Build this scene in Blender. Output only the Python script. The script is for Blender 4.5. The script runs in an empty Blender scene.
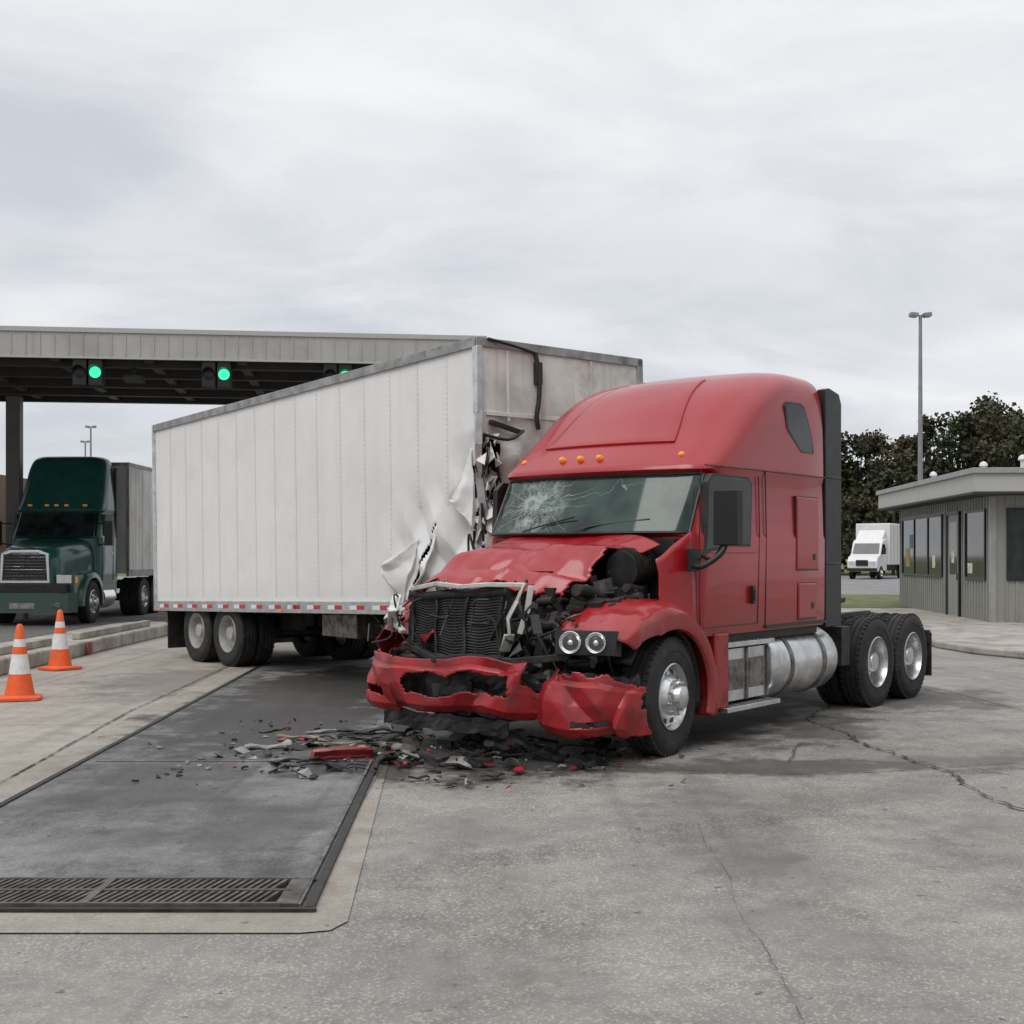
import bpy, bmesh, math, random
from mathutils import Vector, Matrix, Euler, noise
R=math.radians
random.seed(11)
U=random.uniform
scene=bpy.context.scene

# ---------------------------------------------------------------- materials
class NT:
    def __init__(s,tree): s.t=tree; s.L=tree.links
    def n(s,typ,**k):
        nd=s.t.nodes.new(typ)
        for a,b in k.items(): setattr(nd,a,b)
        return nd
    def put(s,sock,v):
        if v is None: return
        if isinstance(v,bpy.types.NodeSocket): s.L.new(v,sock)
        else:
            try: sock.default_value=v
            except Exception: sock.default_value=(v[0],v[1],v[2],1) if hasattr(v,'__len__') else v
    def noise(s,vec,scale,detail=4,rough=.55,dist=0):
        nd=s.n('ShaderNodeTexNoise'); s.put(nd.inputs['Vector'],vec)
        nd.inputs['Scale'].default_value=scale; nd.inputs['Detail'].default_value=detail
        nd.inputs['Roughness'].default_value=rough; nd.inputs['Distortion'].default_value=dist
        return nd.outputs['Fac']
    def vor(s,vec,scale,feature='F1'):
        nd=s.n('ShaderNodeTexVoronoi',feature=feature); s.put(nd.inputs['Vector'],vec); nd.inputs['Scale'].default_value=scale
        return nd.outputs['Distance'],(nd.outputs['Color'] if feature=='F1' else None)
    def ramp(s,f,a,b,inv=False):
        nd=s.n('ShaderNodeMapRange'); nd.interpolation_type='SMOOTHSTEP'
        s.put(nd.inputs[0],f); nd.inputs[1].default_value=a; nd.inputs[2].default_value=b
        nd.inputs[3].default_value=1 if inv else 0; nd.inputs[4].default_value=0 if inv else 1
        return nd.outputs[0]
    def math(s,op,a,b=None,c=None):
        nd=s.n('ShaderNodeMath',operation=op); s.put(nd.inputs[0],a)
        if b is not None: s.put(nd.inputs[1],b)
        if c is not None: s.put(nd.inputs[2],c)
        return nd.outputs[0]
    def mix(s,f,a,b,mode='MIX'):
        nd=s.n('ShaderNodeMix',data_type='RGBA',blend_type=mode); s.put(nd.inputs[0],f)
        for i,v in ((6,a),(7,b)):
            if isinstance(v,bpy.types.NodeSocket): s.L.new(v,nd.inputs[i])
            else: nd.inputs[i].default_value=(v[0],v[1],v[2],1)
        return nd.outputs[2]
    def scale(s,vec,sc,loc=(0,0,0),rot=(0,0,0)):
        nd=s.n('ShaderNodeMapping'); s.put(nd.inputs[0],vec); nd.inputs['Scale'].default_value=sc
        nd.inputs['Location'].default_value=loc; nd.inputs['Rotation'].default_value=rot
        return nd.outputs[0]
    def bump(s,h,strength,dist=.01):
        nd=s.n('ShaderNodeBump'); s.put(nd.inputs['Height'],h); nd.inputs['Strength'].default_value=strength
        nd.inputs['Distance'].default_value=dist
        return nd.outputs[0]
    def sep(s,vec):
        nd=s.n('ShaderNodeSeparateXYZ'); s.put(nd.inputs[0],vec); return nd.outputs

def newmat(name):
    m=bpy.data.materials.new(name); m.use_nodes=True
    t=m.node_tree; b=t.nodes['Principled BSDF']
    nt=NT(t); tc=nt.n('ShaderNodeTexCoord')
    return m,nt,b,tc.outputs['Object']
def M(name,col,rough=.5,metal=0,var=.12,vs=4,dirt=None,dirtamt=0,ds=2,low=None,bump=0,bs=40,coat=0,emit=None,es=0,streak=0):
    m,nt,b,co=newmat(name)
    c1=[x*(1-var) for x in col]; c2=[min(1,x*(1+var)) for x in col]
    c=nt.mix(nt.ramp(nt.noise(co,vs,6),.3,.7),c1,c2)
    if dirt:
        f=nt.ramp(nt.noise(co,ds,9,.68),.42,.75)
        if streak:
            f2=nt.ramp(nt.noise(nt.scale(co,(6,6,.35)),streak,6,.6),.45,.8)
            f=nt.math('MAXIMUM',f,f2)
        f=nt.math('MULTIPLY',f,dirtamt)
        if low:
            z=nt.sep(co)[2]
            g=nt.math('MULTIPLY',nt.ramp(nt.math('ADD',z,nt.math('MULTIPLY',nt.noise(co,3,5),.5)),low[0]+.25,low[1]+.25,True),low[2])
            f=nt.math('MAXIMUM',f,g)
        c=nt.mix(f,c,dirt)
        nt.put(b.inputs['Roughness'],nt.math('ADD',nt.math('MULTIPLY',f,.35),rough))
    else:
        nt.put(b.inputs['Roughness'],nt.math('ADD',nt.math('MULTIPLY',nt.noise(co,vs*3,4),.16),max(0,rough-.08)))
    nt.put(b.inputs['Base Color'],c)
    b.inputs['Metallic'].default_value=metal
    if coat: b.inputs['Coat Weight'].default_value=coat; b.inputs['Coat Roughness'].default_value=.05
    if bump: nt.put(b.inputs['Normal'],nt.bump(nt.noise(co,bs,5),bump,.01))
    if emit:
        b.inputs['Emission Color'].default_value=(*emit,1); b.inputs['Emission Strength'].default_value=es
    return m

DUST=(.16,.09,.08)
RED=M('red_paint',(.345,.007,.011),.34,0,.05,.8,DUST,.10,1.2,(.7,1.35,.28),coat=.45)
REDB=M('red_paint_scuffed',(.33,.010,.014),.38,0,.12,5,(.035,.022,.022),.7,6,bump=.15,bs=18,coat=.25)
GREEN=M('green_paint',(.007,.085,.066),.3,0,.1,2,DUST,.2,3,(.3,1.3,.3),coat=.5)
WHITE=M('white_trailer_skin',(.80,.795,.785),.38,0,.03,.7,(.55,.52,.47),.30,1.0,(1.1,1.6,.35),bump=.05,bs=1.2,streak=.9)
WHITE2=M('white_paint',(.76,.76,.75),.4,0,.05,1,(.35,.33,.3),.35,1)
TAN=M('front_wall_skin',(.70,.69,.65),.5,0,.1,1.2,(.32,.28,.23),.6,2.2,bump=.1,bs=5,streak=1.2)
GREYT=M('dirty_trailer_skin',(.74,.72,.68),.5,0,.08,1,(.36,.31,.26),.5,1.4,streak=1)
RAIL=M('grey_rail',(.34,.34,.34),.45,.3,.2,5,(.14,.11,.09),.7,6)
RIV=M('rivet_metal',(.48,.48,.47),.45,.3,.1,5)
RIM=M('painted_rim',(.44,.44,.43),.4,.2,.1,5,(.16,.14,.12),.7,6)
BLK=M('black_plastic',(.012,.012,.013),.42,0,.4,8,(.07,.063,.055),.3,5,bump=.1,bs=30)
DARK=M('dark_steel',(.028,.028,.028),.5,.4,.4,8,(.09,.07,.05),.6,6,bump=.2,bs=25)
GRM=M('grimy_metal',(.20,.19,.18),.42,.7,.4,9,(.05,.043,.037),.8,8,bump=.25,bs=25)
ALU=M('aluminium',(.68,.69,.70),.26,.9,.12,6,(.26,.24,.21),.45,5,bump=.05,bs=10)
CHR=M('chrome',(.8,.8,.81),.15,1,.06,6)
LTM=M('bent_bright_metal',(.62,.61,.58),.42,.3,.2,7,(.08,.07,.06),.65,7,bump=.3,bs=15)
TYRE=M('tyre_rubber',(.016,.016,.016),.75,0,.3,12,(.09,.08,.07),.5,4,bump=.3,bs=60)
AMB=M('amber_lens',(.85,.27,.02),.2,0,.05,5,emit=(1,.3,.02),es=.12)
REDL=M('red_reflector',(.50,.03,.03),.35,0,.1,5)
WHR=M('white_reflector',(.75,.75,.75),.35,0,.05,5)
ORANGE=M('cone_orange',(.85,.12,.02),.5,0,.08,8,(.15,.1,.08),.5,7)
CWHITE=M('cone_band',(.75,.75,.75),.4,0,.05,8,(.3,.28,.25),.4,9)
GREYP=M('grey_plastic',(.28,.28,.27),.6,0,.2,8,(.1,.09,.08),.6,9)
WOOD=M('splintered_wood',(.30,.23,.16),.75,0,.3,9,(.1,.08,.06),.5,7)
PAPER=M('paper',(.65,.62,.5),.7,0,.3,6)
GALV=M('galvanised_steel',(.30,.31,.32),.45,.6,.12,4)
CANF=M('canopy_fascia',(.42,.41,.385),.5,.1,.06,1,(.25,.23,.20),.45,1.2,streak=.6)
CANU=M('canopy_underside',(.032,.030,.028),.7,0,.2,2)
SID=M('booth_siding',(.27,.27,.245),.55,0,.05,1,(.15,.15,.13),.3,1.5,streak=.8)
TRIM=M('booth_trim',(.44,.44,.42),.5,0,.05,2,(.2,.2,.18),.3,2)
KERB=M('kerb_concrete',(.37,.34,.30),.85,0,.2,1.5,(.11,.10,.09),.7,2.5,bump=.4,bs=30)
KRED=M('kerb_red_paint',(.30,.06,.05),.7,0,.2,4,(.25,.22,.2),.9,4)

def glassmat(name,col,cracks=None,rough=.05):
    m,nt,b,co=newmat(name)
    c=nt.mix(nt.ramp(nt.noise(co,2.2,3),.35,.65),[x*.5 for x in col],[x*1.6 for x in col])
    b.inputs['Roughness'].default_value=rough
    if cracks:
        d2,_=nt.vor(nt.scale(co,(1,1,1.4),(3,1,2)),26,'DISTANCE_TO_EDGE')
        ln2=nt.ramp(d2,.0,.07,True)
        dv=nt.n('ShaderNodeVectorMath',operation='SUBTRACT'); nt.put(dv.inputs[0],co); dv.inputs[1].default_value=cracks
        dist=nt.n('ShaderNodeVectorMath',operation='LENGTH'); nt.put(dist.inputs[0],dv.outputs[0])
        D_=dist.outputs['Value']
        sp=nt.sep(dv.outputs[0])
        ang=nt.math('ARCTAN2',sp[2],sp[1])
        ang=nt.math('ADD',ang,nt.math('MULTIPLY',nt.noise(co,4,3),.5))
        saw=nt.math('ABSOLUTE',nt.math('SUBTRACT',nt.math('FRACT',nt.math('MULTIPLY',ang,3.1)),.5))
        rad=nt.ramp(nt.math('MULTIPLY',saw,D_),0,.010,True)
        saw2=nt.math('ABSOLUTE',nt.math('SUBTRACT',nt.math('FRACT',nt.math('MULTIPLY',ang,1.3)),.5))
        rad2=nt.ramp(nt.math('MULTIPLY',saw2,D_),0,.005,True)
        near=nt.ramp(nt.math('ADD',D_,nt.math('MULTIPLY',nt.noise(co,5,3),.25)),.25,.60,True)
        f=nt.math('MAXIMUM',nt.math('MULTIPLY',ln2,nt.math('MULTIPLY',near,.55)),nt.math('MULTIPLY',rad,nt.math('MULTIPLY',nt.ramp(D_,.3,.8,True),.7)))
        f=nt.math('MAXIMUM',f,nt.math('MULTIPLY',rad2,nt.math('MULTIPLY',nt.ramp(D_,.9,1.7,True),.4)))
        hz=nt.math('MULTIPLY',nt.ramp(nt.noise(co,9,6,.7),.44,.62),nt.math('MULTIPLY',near,.6))
        f=nt.math('MAXIMUM',f,hz)
        c=nt.mix(f,c,(.50,.58,.54))
        nt.put(b.inputs['Roughness'],nt.math('ADD',nt.math('MULTIPLY',f,.5),rough))
    nt.put(b.inputs['Base Color'],c)
    b.inputs['Specular IOR Level'].default_value=.5
    return m
GLS=glassmat('window_glass',(.014,.018,.018))
GLC=glassmat('cracked_windshield_glass',(.022,.042,.034),cracks=(-.35,-.55,2.17))
def clearmat():
    m,nt,b,co=newmat('clear_lens'); b.inputs['Base Color'].default_value=(.95,.98,.98,1)
    b.inputs['Transmission Weight'].default_value=.95; b.inputs['IOR'].default_value=1.2
    nt.put(b.inputs['Roughness'],nt.math('MULTIPLY',nt.noise(co,30,3),.12))
    return m
LENS=clearmat()

# ---------------------------------------------------------------- mesh builder
class MB:
    def __init__(s): s.v=[];s.f=[];s.m=[];s.T=Matrix()
    def add(s,vs,fs,m=0,T=None):
        A=s.T@T if T is not None else s.T
        o=len(s.v); s.v+=[tuple(A@Vector(v)) for v in vs]
        s.f+=[tuple(i+o for i in f) for f in fs]
        s.m+= list(m) if isinstance(m,(list,tuple)) else [m]*len(fs)
    def box(s,c,size,m=0,rot=(0,0,0)):
        x,y,z=[q/2 for q in size]
        vs=[(-x,-y,-z),(x,-y,-z),(x,y,-z),(-x,y,-z),(-x,-y,z),(x,-y,z),(x,y,z),(-x,y,z)]
        fs=[(0,3,2,1),(4,5,6,7),(0,1,5,4),(1,2,6,5),(2,3,7,6),(3,0,4,7)]
        s.add(vs,fs,m,Matrix.Translation(c)@Euler(rot).to_matrix().to_4x4())
    def bb(s,a,b,m=0):
        s.box([(a[i]+b[i])/2 for i in range(3)],[abs(b[i]-a[i]) for i in range(3)],m)
    def cyl(s,p0,p1,r,r2=None,n=16,m=0,caps=True):
        p0=Vector(p0);p1=Vector(p1);r2=r if r2 is None else r2
        q=(p1-p0).to_track_quat('Z','Y').to_matrix()
        vs=[]
        for p,rr in ((p0,r),(p1,r2)):
            for i in range(n):
                a=2*math.pi*i/n; vs.append(p+q@Vector((rr*math.cos(a),rr*math.sin(a),0)))
        fs=[(i,(i+1)%n,n+(i+1)%n,n+i) for i in range(n)]
        if caps: fs+=[tuple(range(n))[::-1],tuple(range(n,2*n))]
        s.add(vs,fs,m)
    def tube(s,pts,r,n=7,m=0,sub=4):
        P=[Vector(p) for p in pts]
        if sub>1 and len(P)>2:
            Q=[]
            for i in range(len(P)-1):
                a=P[max(0,i-1)];b=P[i];c=P[i+1];d=P[min(len(P)-1,i+2)]
                for k in range(sub):
                    t=k/sub
                    Q.append(.5*((2*b)+(c-a)*t+(2*a-5*b+4*c-d)*t*t+(3*b-a-3*c+d)*t**3))
            Q.append(P[-1]);P=Q
        vs=[];fs=[];up=Vector((.13,.27,1)).normalized()
        for i,p in enumerate(P):
            d=(P[min(i+1,len(P)-1)]-P[max(i-1,0)])
            if d.length<1e-6:d=Vector((0,0,1))
            d.normalize(); x=d.cross(up)
            if x.length<1e-3:x=d.cross(Vector((1,0,0)))
            x.normalize();y=d.cross(x)
            for k in range(n):
                a=2*math.pi*k/n; vs.append(p+x*(r*math.cos(a))+y*(r*math.sin(a)))
        for i in range(len(P)-1):
            for k in range(n):
                k2=(k+1)%n; fs.append((i*n+k,i*n+k2,(i+1)*n+k2,(i+1)*n+k))
        fs+=[tuple(range(n)),tuple(range((len(P)-1)*n,len(P)*n))]
        s.add(vs,fs,m)
    def lathe(s,prof,n=40,m=0,T=None,axis='Y'):
        vs=[];fs=[];ms=[]
        for r,h in prof:
            for i in range(n):
                a=2*math.pi*i/n
                vs.append((r*math.cos(a),h,r*math.sin(a)) if axis=='Y' else (r*math.cos(a),r*math.sin(a),h))
        for j in range(len(prof)-1):
            for i in range(n):
                i2=(i+1)%n; fs.append((j*n+i,j*n+i2,(j+1)*n+i2,(j+1)*n+i))
                ms.append(m[j] if isinstance(m,(list,tuple)) else m)
        s.add(vs,fs,ms,T)
    def prism(s,pts,axis,a,b,m=0):
        n=len(pts)
        def mk(p,h):
            return {'X':(h,p[0],p[1]),'Y':(p[0],h,p[1]),'Z':(p[0],p[1],h)}[axis]
        vs=[mk(p,a) for p in pts]+[mk(p,b) for p in pts]
        fs=[tuple(range(n)),tuple(range(n,2*n))[::-1]]+[(i,(i+1)%n,n+(i+1)%n,n+i) for i in range(n)]
        s.add(vs,fs,m)
    def grid(s,fn,nu,nv,m=0,skip=None):
        vs=[fn(i/nu,j/nv) for i in range(nu+1) for j in range(nv+1)]
        fs=[];ms=[]
        for i in range(nu):
            for j in range(nv):
                if skip and skip((i+.5)/nu,(j+.5)/nv): continue
                a=i*(nv+1)+j; fs.append((a,a+1,a+nv+2,a+nv+1)); ms.append(m)
        s.add(vs,fs,ms)
    def obj(s,name,mats,parent=None,smooth=35,bevel=0,solid=0,loc=None,seg=2):
        me=bpy.data.meshes.new(name); me.from_pydata(s.v,[],s.f)
        for m in mats: me.materials.append(m)
        me.polygons.foreach_set('material_index',s.m)
        bm=bmesh.new();bm.from_mesh(me)
        bmesh.ops.remove_doubles(bm,verts=bm.verts,dist=1e-5)
        loose=[v for v in bm.verts if not v.link_faces]
        bmesh.ops.delete(bm,geom=loose,context='VERTS')
        bmesh.ops.recalc_face_normals(bm,faces=bm.faces)
        bm.to_mesh(me);bm.free()
        if smooth:
            me.polygons.foreach_set('use_smooth',[True]*len(me.polygons)); me.set_sharp_from_angle(angle=R(smooth))
        o=bpy.data.objects.new(name,me); scene.collection.objects.link(o)
        if parent: o.parent=parent
        if loc: o.location=loc
        if solid:
            md=o.modifiers.new('s','SOLIDIFY'); md.thickness=solid; md.offset=0
        if bevel:
            md=o.modifiers.new('b','BEVEL'); md.width=bevel; md.segments=seg; md.limit_method='ANGLE'; md.angle_limit=R(40)
        return o
def empty(name,loc=(0,0,0),rz=0,parent=None,rot=None):
    e=bpy.data.objects.new(name,None); scene.collection.objects.link(e); e.location=loc
    e.rotation_euler=rot if rot else (0,0,rz); e.empty_display_size=.3
    if parent:e.parent=parent
    return e
def crump(p,amp,sc,seed=0):
    q=p*sc+Vector((seed,seed*1.7,seed*.3)); v=noise.noise_vector(q)*amp
    w=noise.noise_vector(q*2.7)*amp*.4
    return p+v+w
def tri(a): return abs((a%2)-1)
def shard(mb,c,r,m=0,th=.006,rot=None,flat=False):
    n=random.choice((3,4,5,5)); a0=U(0,6)
    pts=[(r*U(.5,1.2)*math.cos(a0+2*math.pi*i/n),r*U(.4,1)*math.sin(a0+2*math.pi*i/n)) for i in range(n)]
    rot=rot or ((U(-.35,.35),U(-.35,.35),U(0,6)) if flat else (U(0,6),U(0,6),U(0,6)))
    T=Matrix.Translation(c)@Euler(rot).to_matrix().to_4x4()
    bend=[U(-.25,.25)*r for _ in pts]
    vs=[(p[0],p[1],b) for p,b in zip(pts,bend)]+[(p[0],p[1],b+th) for p,b in zip(pts,bend)]
    fs=[tuple(range(n))[::-1],tuple(range(n,2*n))]+[(i,(i+1)%n,n+(i+1)%n,n+i) for i in range(n)]
    mb.add(vs,fs,m,T)

def wheel(mb,x,y,side=1,r=.5,w=.28,kind='front'):
    T=Matrix.Translation((x,y,r))
    if side<0: T=T@Matrix.Rotation(math.pi,4,'Z')
    k=r/.5
    h=w/2
    pr=[(.285,-h+.02),(.33,-h),(.44,-h+.002),(.485,-h+.02),(.5,-h+.05)]
    for yy in (-.06,0,.06): pr+=[(.5,yy-.012),(.486,yy-.008),(.486,yy+.008),(.5,yy+.012)]
    pr+=[(.5,h-.05),(.485,h-.02),(.455,h-.003),(.445,h+.004),(.39,h+.006),(.385,h+.001),(.33,h),(.30,h-.005),(.285,h-.02)]
    mb.lathe([(a*k,b) for a,b in pr],56,0,T)
    for i in range(48):
        a=2*math.pi*i/48
        for s_ in (-1,1):
            A=T@Matrix.Rotation(a,4,'Y')
            mb.add([(x_,y_,z_) for x_ in (-.02,.02) for y_ in (s_*(h-.055),s_*(h-.018)) for z_ in (.47*k,.506*k)],
                   [(0,1,3,2),(4,5,7,6),(0,1,5,4),(2,3,7,6),(1,3,7,5),(0,2,6,4)],0,A)
    if kind=='front':
        pr=[(.288,h-.025),(.286,h-.002),(.276,h+.004),(.268,h-.02),(.25,h-.055),(.235,h-.06),(.19,h-.045),(.165,h-.0),(.155,h+.015),(.125,h+.018),(.112,h+.025),(.108,h+.07),(.095,h+.095),(.05,h+.108),(0.001,h+.11)]
        mb.lathe([(a*k,b) for a,b in pr],48,1,T)
        rh,yh=.213,h-.052
        rl,yl=.143,h+.016
    else:
        pr=[(.288,h-.025),(.286,h-.002),(.276,h+.004),(.268,h-.02),(.255,h-.07),(.248,h-.17),(.2,h-.19),(.13,h-.185),(.118,h-.17),(.112,h-.06),(.1,h-.035),(.0,h-.03)]
        mb.lathe([(a*k,b) for a,b in pr],48,1,T)
        rh,yh=.205,h-.188
        rl,yl=.155,h-.187
    for i in range(10):
        a=2*math.pi*i/10
        c=T@Vector((rh*k*math.cos(a),yh-.01,rh*k*math.sin(a))); d=T@Vector((rh*k*math.cos(a),yh+.006,rh*k*math.sin(a)))
        mb.cyl(c,d,.027*k,n=12,m=2)
        a+=.31
        c=T@Vector((rl*k*math.cos(a),yl-.01,rl*k*math.sin(a))); d=T@Vector((rl*k*math.cos(a),yl+.035,rl*k*math.sin(a)))
        mb.cyl(c,d,.014*k,n=6,m=1)

N1,N2,N3,N4,N5=6,6,4,3,2
def outline(l):
    z,xf,xr,w,rf,rr,bow=l
    P=[]
    yc=w-rf
    for i in range(N1): 
        y=yc*i/N1; P.append((xf-bow*(y/w)**2,y))
    xc=xf-bow*(yc/w)**2
    for i in range(N2+1):
        a=math.pi/2*i/N2; P.append((xc-rf+rf*math.cos(a)-bow*.15*(i/N2),yc+rf*math.sin(a)))
    x0=P[-1][0]; x1=xr+rr
    for i in range(1,N3+1): P.append((x0+(x1-x0)*i/N3,w))
    for i in range(1,N4+1):
        a=math.pi/2*i/N4; P.append((x1-rr*math.sin(a),w-rr+rr*math.cos(a)))
    for i in range(1,N5+1): P.append((xr,(w-rr)*(1-i/N5)))
    full=P+[(x,-y) for x,y in P[-2:0:-1]]
    return [Vector((x,y,z)) for x,y in full]
def cr(a,b,c,d,t): return .5*((2*b)+(c-a)*t+(2*a-5*b+4*c-d)*t*t+(3*b-a-3*c+d)*t**3)
def interp(levels,k,i0):
    out=list(levels[:i0]); L=levels
    for i in range(i0,len(L)-1):
        for q in range(k):
            t=q/k
            out.append(tuple(cr(L[max(i-1,i0)][j],L[i][j],L[i+1][j],L[min(i+2,len(L)-1)][j],t) for j in range(7)))
    out.append(L[-1]); return out
def shell(mb,levels,matfn):
    vs=[];fs=[];ms=[]
    O=[outline(l) for l in levels]; n=len(O[0])
    for o in O: vs+=o
    for i in range(len(O)-1):
        for j in range(n):
            j2=(j+1)%n; fs.append((i*n+j,i*n+j2,(i+1)*n+j2,(i+1)*n+j)); ms.append(matfn(i,min(j,n-1-j)))
    fs.append(tuple(range((len(O)-1)*n,len(O)*n))); ms.append(0)
    fs.append(tuple(range(n))); ms.append(0)
    mb.add(vs,fs,ms)

# ================================================================ RED TRACTOR
def red_tractor():
    T=empty('wrecked_red_semi_truck',(.45,11.35,0),math.atan2(-.785,-.62))
    base=[(.98,-.36,-3.0,1.19,.1,.05,0),(1.05,-.33,-3.0,1.21,.12,.06,.02),(1.86,-.27,-3.0,1.215,.2,.06,.1),(1.90,-.16,-3.0,1.2,.3,.06,.2),
          (2.43,-.44,-3.0,1.185,.3,.06,.2),(2.47,-.38,-3.0,1.195,.3,.06,.2)]
    top=[(2.50,-.39,-3.0,1.20,.32,.06,.2),(2.62,-.52,-3.0,1.198,.36,.06,.22),(2.85,-.80,-3.0,1.195,.42,.06,.25),(3.08,-1.06,-3.0,1.185,.46,.06,.28),
         (3.28,-1.34,-3.0,1.165,.5,.07,.3),(3.42,-1.64,-3.0,1.125,.5,.08,.3),(3.50,-1.92,-2.995,1.05,.45,.10,.25),(3.545,-2.15,-2.98,.92,.35,.12,.15),(3.56,-2.3,-2.95,.74,.3,.12,.1)]
    TL=interp(top,3,0)
    lv=base+TL
    def sx(z,y):
        for a,b in zip(TL,TL[1:]):
            if a[0]<=z<=b[0]:
                t=(z-a[0])/(b[0]-a[0]); l=[a[i]+(b[i]-a[i])*t for i in range(7)]; return l[1]-l[6]*(y/l[3])**2
        return TL[-1][1]
    mb=MB(); shell(mb,lv,lambda i,j: 1 if (i==3 and j<N1+3) else 0)
    mb.obj('cab_shell',[RED,GLC],T,smooth=38)
    mb=MB()
    mb.grid(lambda u,v:Vector((sx(2.74+v*.70,(u-.5)*2*(.74-.24*v))+.010,(u-.5)*2*(.74-.24*v),2.74+v*.70)),16,14)
    mb.obj('roof_fairing_panel',[RED],T,smooth=30,solid=.03,bevel=.008)
    mb=MB(); ol=outline(base[3]); ot=outline(base[4]); k=N1+3
    e=Vector((.006,0,0))
    low=[p+e for p in ol[:k+1]]; up=[p+e for p in ot[:k+1]]
    mir=lambda q:Vector((q.x,-q.y,q.z))
    mb.tube([mir(p) for p in low[::-1]]+low[1:],.014,6,sub=1); mb.tube([mir(p) for p in up[::-1]]+up[1:],.014,6,sub=1)
    for s_ in (1,-1): mb.tube([(low[-1].x,s_*low[-1].y,low[-1].z),(up[-1].x,s_*up[-1].y,up[-1].z)],.016,6,sub=1)
    mb.tube([(-.14,.05,1.92),(-.2,.25,1.97),(-.30,.75,2.02)],.008,5); mb.tube([(-.14,-.55,1.92),(-.2,-.35,1.98),(-.2,.0,2.05)],.008,5)
    def seam(pts,r=.006): mb.tube(pts,r,5,sub=1)
    y=1.213
    seam([(-.5,1.198,2.495),(-1.5,1.199,2.50),(-2.98,1.2,2.50)],.007)
    seam([(-.40,y,2.44),(-.37,y+.003,1.9),(-.38,y,1.06),(-1.46,y,1.06),(-1.5,y,1.9),(-1.5,y-.01,2.44)])
    seam([(-1.62,y,1.0),(-1.64,y,1.9),(-1.64,y-.012,2.5)])
    seam([(-.45,y,1.72),(-1.45,y,1.72)],.004)
    mb.obj('windshield_seal_and_seams',[BLK],T)
    mb=MB()
    wp=[(-.50,1.80),(-.47,1.74),(-.9,1.80),(-1.30,1.80),(-1.33,2.34),(-1.27,2.40),(-.62,2.40),(-.53,2.33)]
    for s_ in (1,-1):
        mb.prism(wp,'Y',s_*1.17,s_*1.2185,0)
        c=Vector((-.92,0,2.1)); wp2=[(c.x+(x-c.x)*1.05,c.z+(z-c.z)*1.08) for x,z in wp]
        mb.prism(wp2,'Y',s_*1.16,s_*1.2165,1)
        mb.box((-1.33,s_*1.235,1.33),(.05,.03,.17),1); mb.box((-1.33,s_*1.25,1.33),(.03,.02,.10),1)
        sw=[(-2.10,3.14),(-2.13,2.94),(-2.42,2.74),(-2.66,2.72),(-2.70,2.78),(-2.64,2.95),(-2.50,3.16),(-2.42,3.19),(-2.15,3.18)]
        mb.prism(sw,'Y',s_*1.10,s_*1.199,0)
        c=Vector((-2.40,0,2.96)); sw2=[(c.x+(x-c.x)*1.10,c.z+(z-c.z)*1.13) for x,z in sw]
        mb.prism(sw2,'Y',s_*1.08,s_*1.197,1)
    mb.obj('side_windows',[GLS,BLK],T,bevel=.004)
    mb=MB()
    for s_ in (1,):
        mb.box((-.36,s_*1.50,2.02),(.11,.23,.47)); 
        mb.tube([(-.25,s_*1.2,1.62),(-.2,s_*1.33,1.60),(-.3,s_*1.45,1.70),(-.36,s_*1.48,1.8)],.028,8)
        mb.tube([(-.45,s_*1.2,1.70),(-.4,s_*1.33,1.66),(-.36,s_*1.46,1.8)],.02,8)
        mb.box((-.28,s_*1.215,1.66),(.16,.05,.2))
    mb.obj('side_mirror',[M('mirror_housing',(.008,.008,.009),.5,0,.1,3)],T,bevel=.035,seg=4)
    mb=MB()
    for s_ in (1,-1):
        for x0,x1,z0,z1 in ((-2.28,-2.78,1.55,2.28),(-2.32,-2.74,1.06,1.42)):
            mb.bb((x1,s_*1.19,z0),(x0,s_*1.226,z1))
    mb.obj('sleeper_panels',[RED],T,bevel=.018,seg=3)
    mb=MB()
    for x0,x1,z0,z1 in ((-2.28,-2.78,1.55,2.28),(-2.32,-2.74,1.06,1.42)):
        mb.bb((x1-.006,1.19,z0-.006),(x0+.006,1.2170,z1+.006))
        mb.bb((x1+.08,1.22,z0+.1),(x1+.13,1.232,z0+.16))
    mb.bb((-2.98,1.185,1.0),(-1.64,1.2145,1.03))
    mb.obj('sleeper_panel_gaps',[BLK],T)
    mb=MB()
    for yy in (-.92,-.36,-.14,.08,.88):
        x=-.50-.22*(yy/1.195)**2
        if abs(yy)>.84: x-=.03
        mb.lathe([(.0,.05),(.018,.045),(.03,.03),(.036,.0),(.036,-.03)],14,0,Matrix.Translation((x,yy,2.60))@Matrix.Rotation(R(-90),4,'Z')@Matrix.Rotation(R(25),4,'X'))
    mb.obj('marker_lights',[AMB],T)
    mb=MB()
    for s_ in (1,-1):
        mb.prism([(-3.004,.95),(-3.004,3.42),(-3.1,3.44),(-3.34,3.40),(-3.4,3.3),(-3.4,.95)],'Y',s_*1.10,s_*1.2,0)
        for zz in (1.6,2.5): mb.bb((-3.38,s_*1.19,zz),(-3.02,s_*1.208,zz+.02))
    mb.bb((-3.1,-1.09,1.0),(-3.004,1.09,3.4))
    mb.obj('rear_fairings',[BLK],T,bevel=.01)
    mb=MB()
    for s_ in (1,-1):
        mb.bb((-6.0,s_*.38,.72),(.9,s_*.46,1.0))
    for x in (-.4,-1.6,-2.8,-3.6,-4.9,-5.9): mb.bb((x-.05,-.4,.75),(x+.05,.4,.95))
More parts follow.
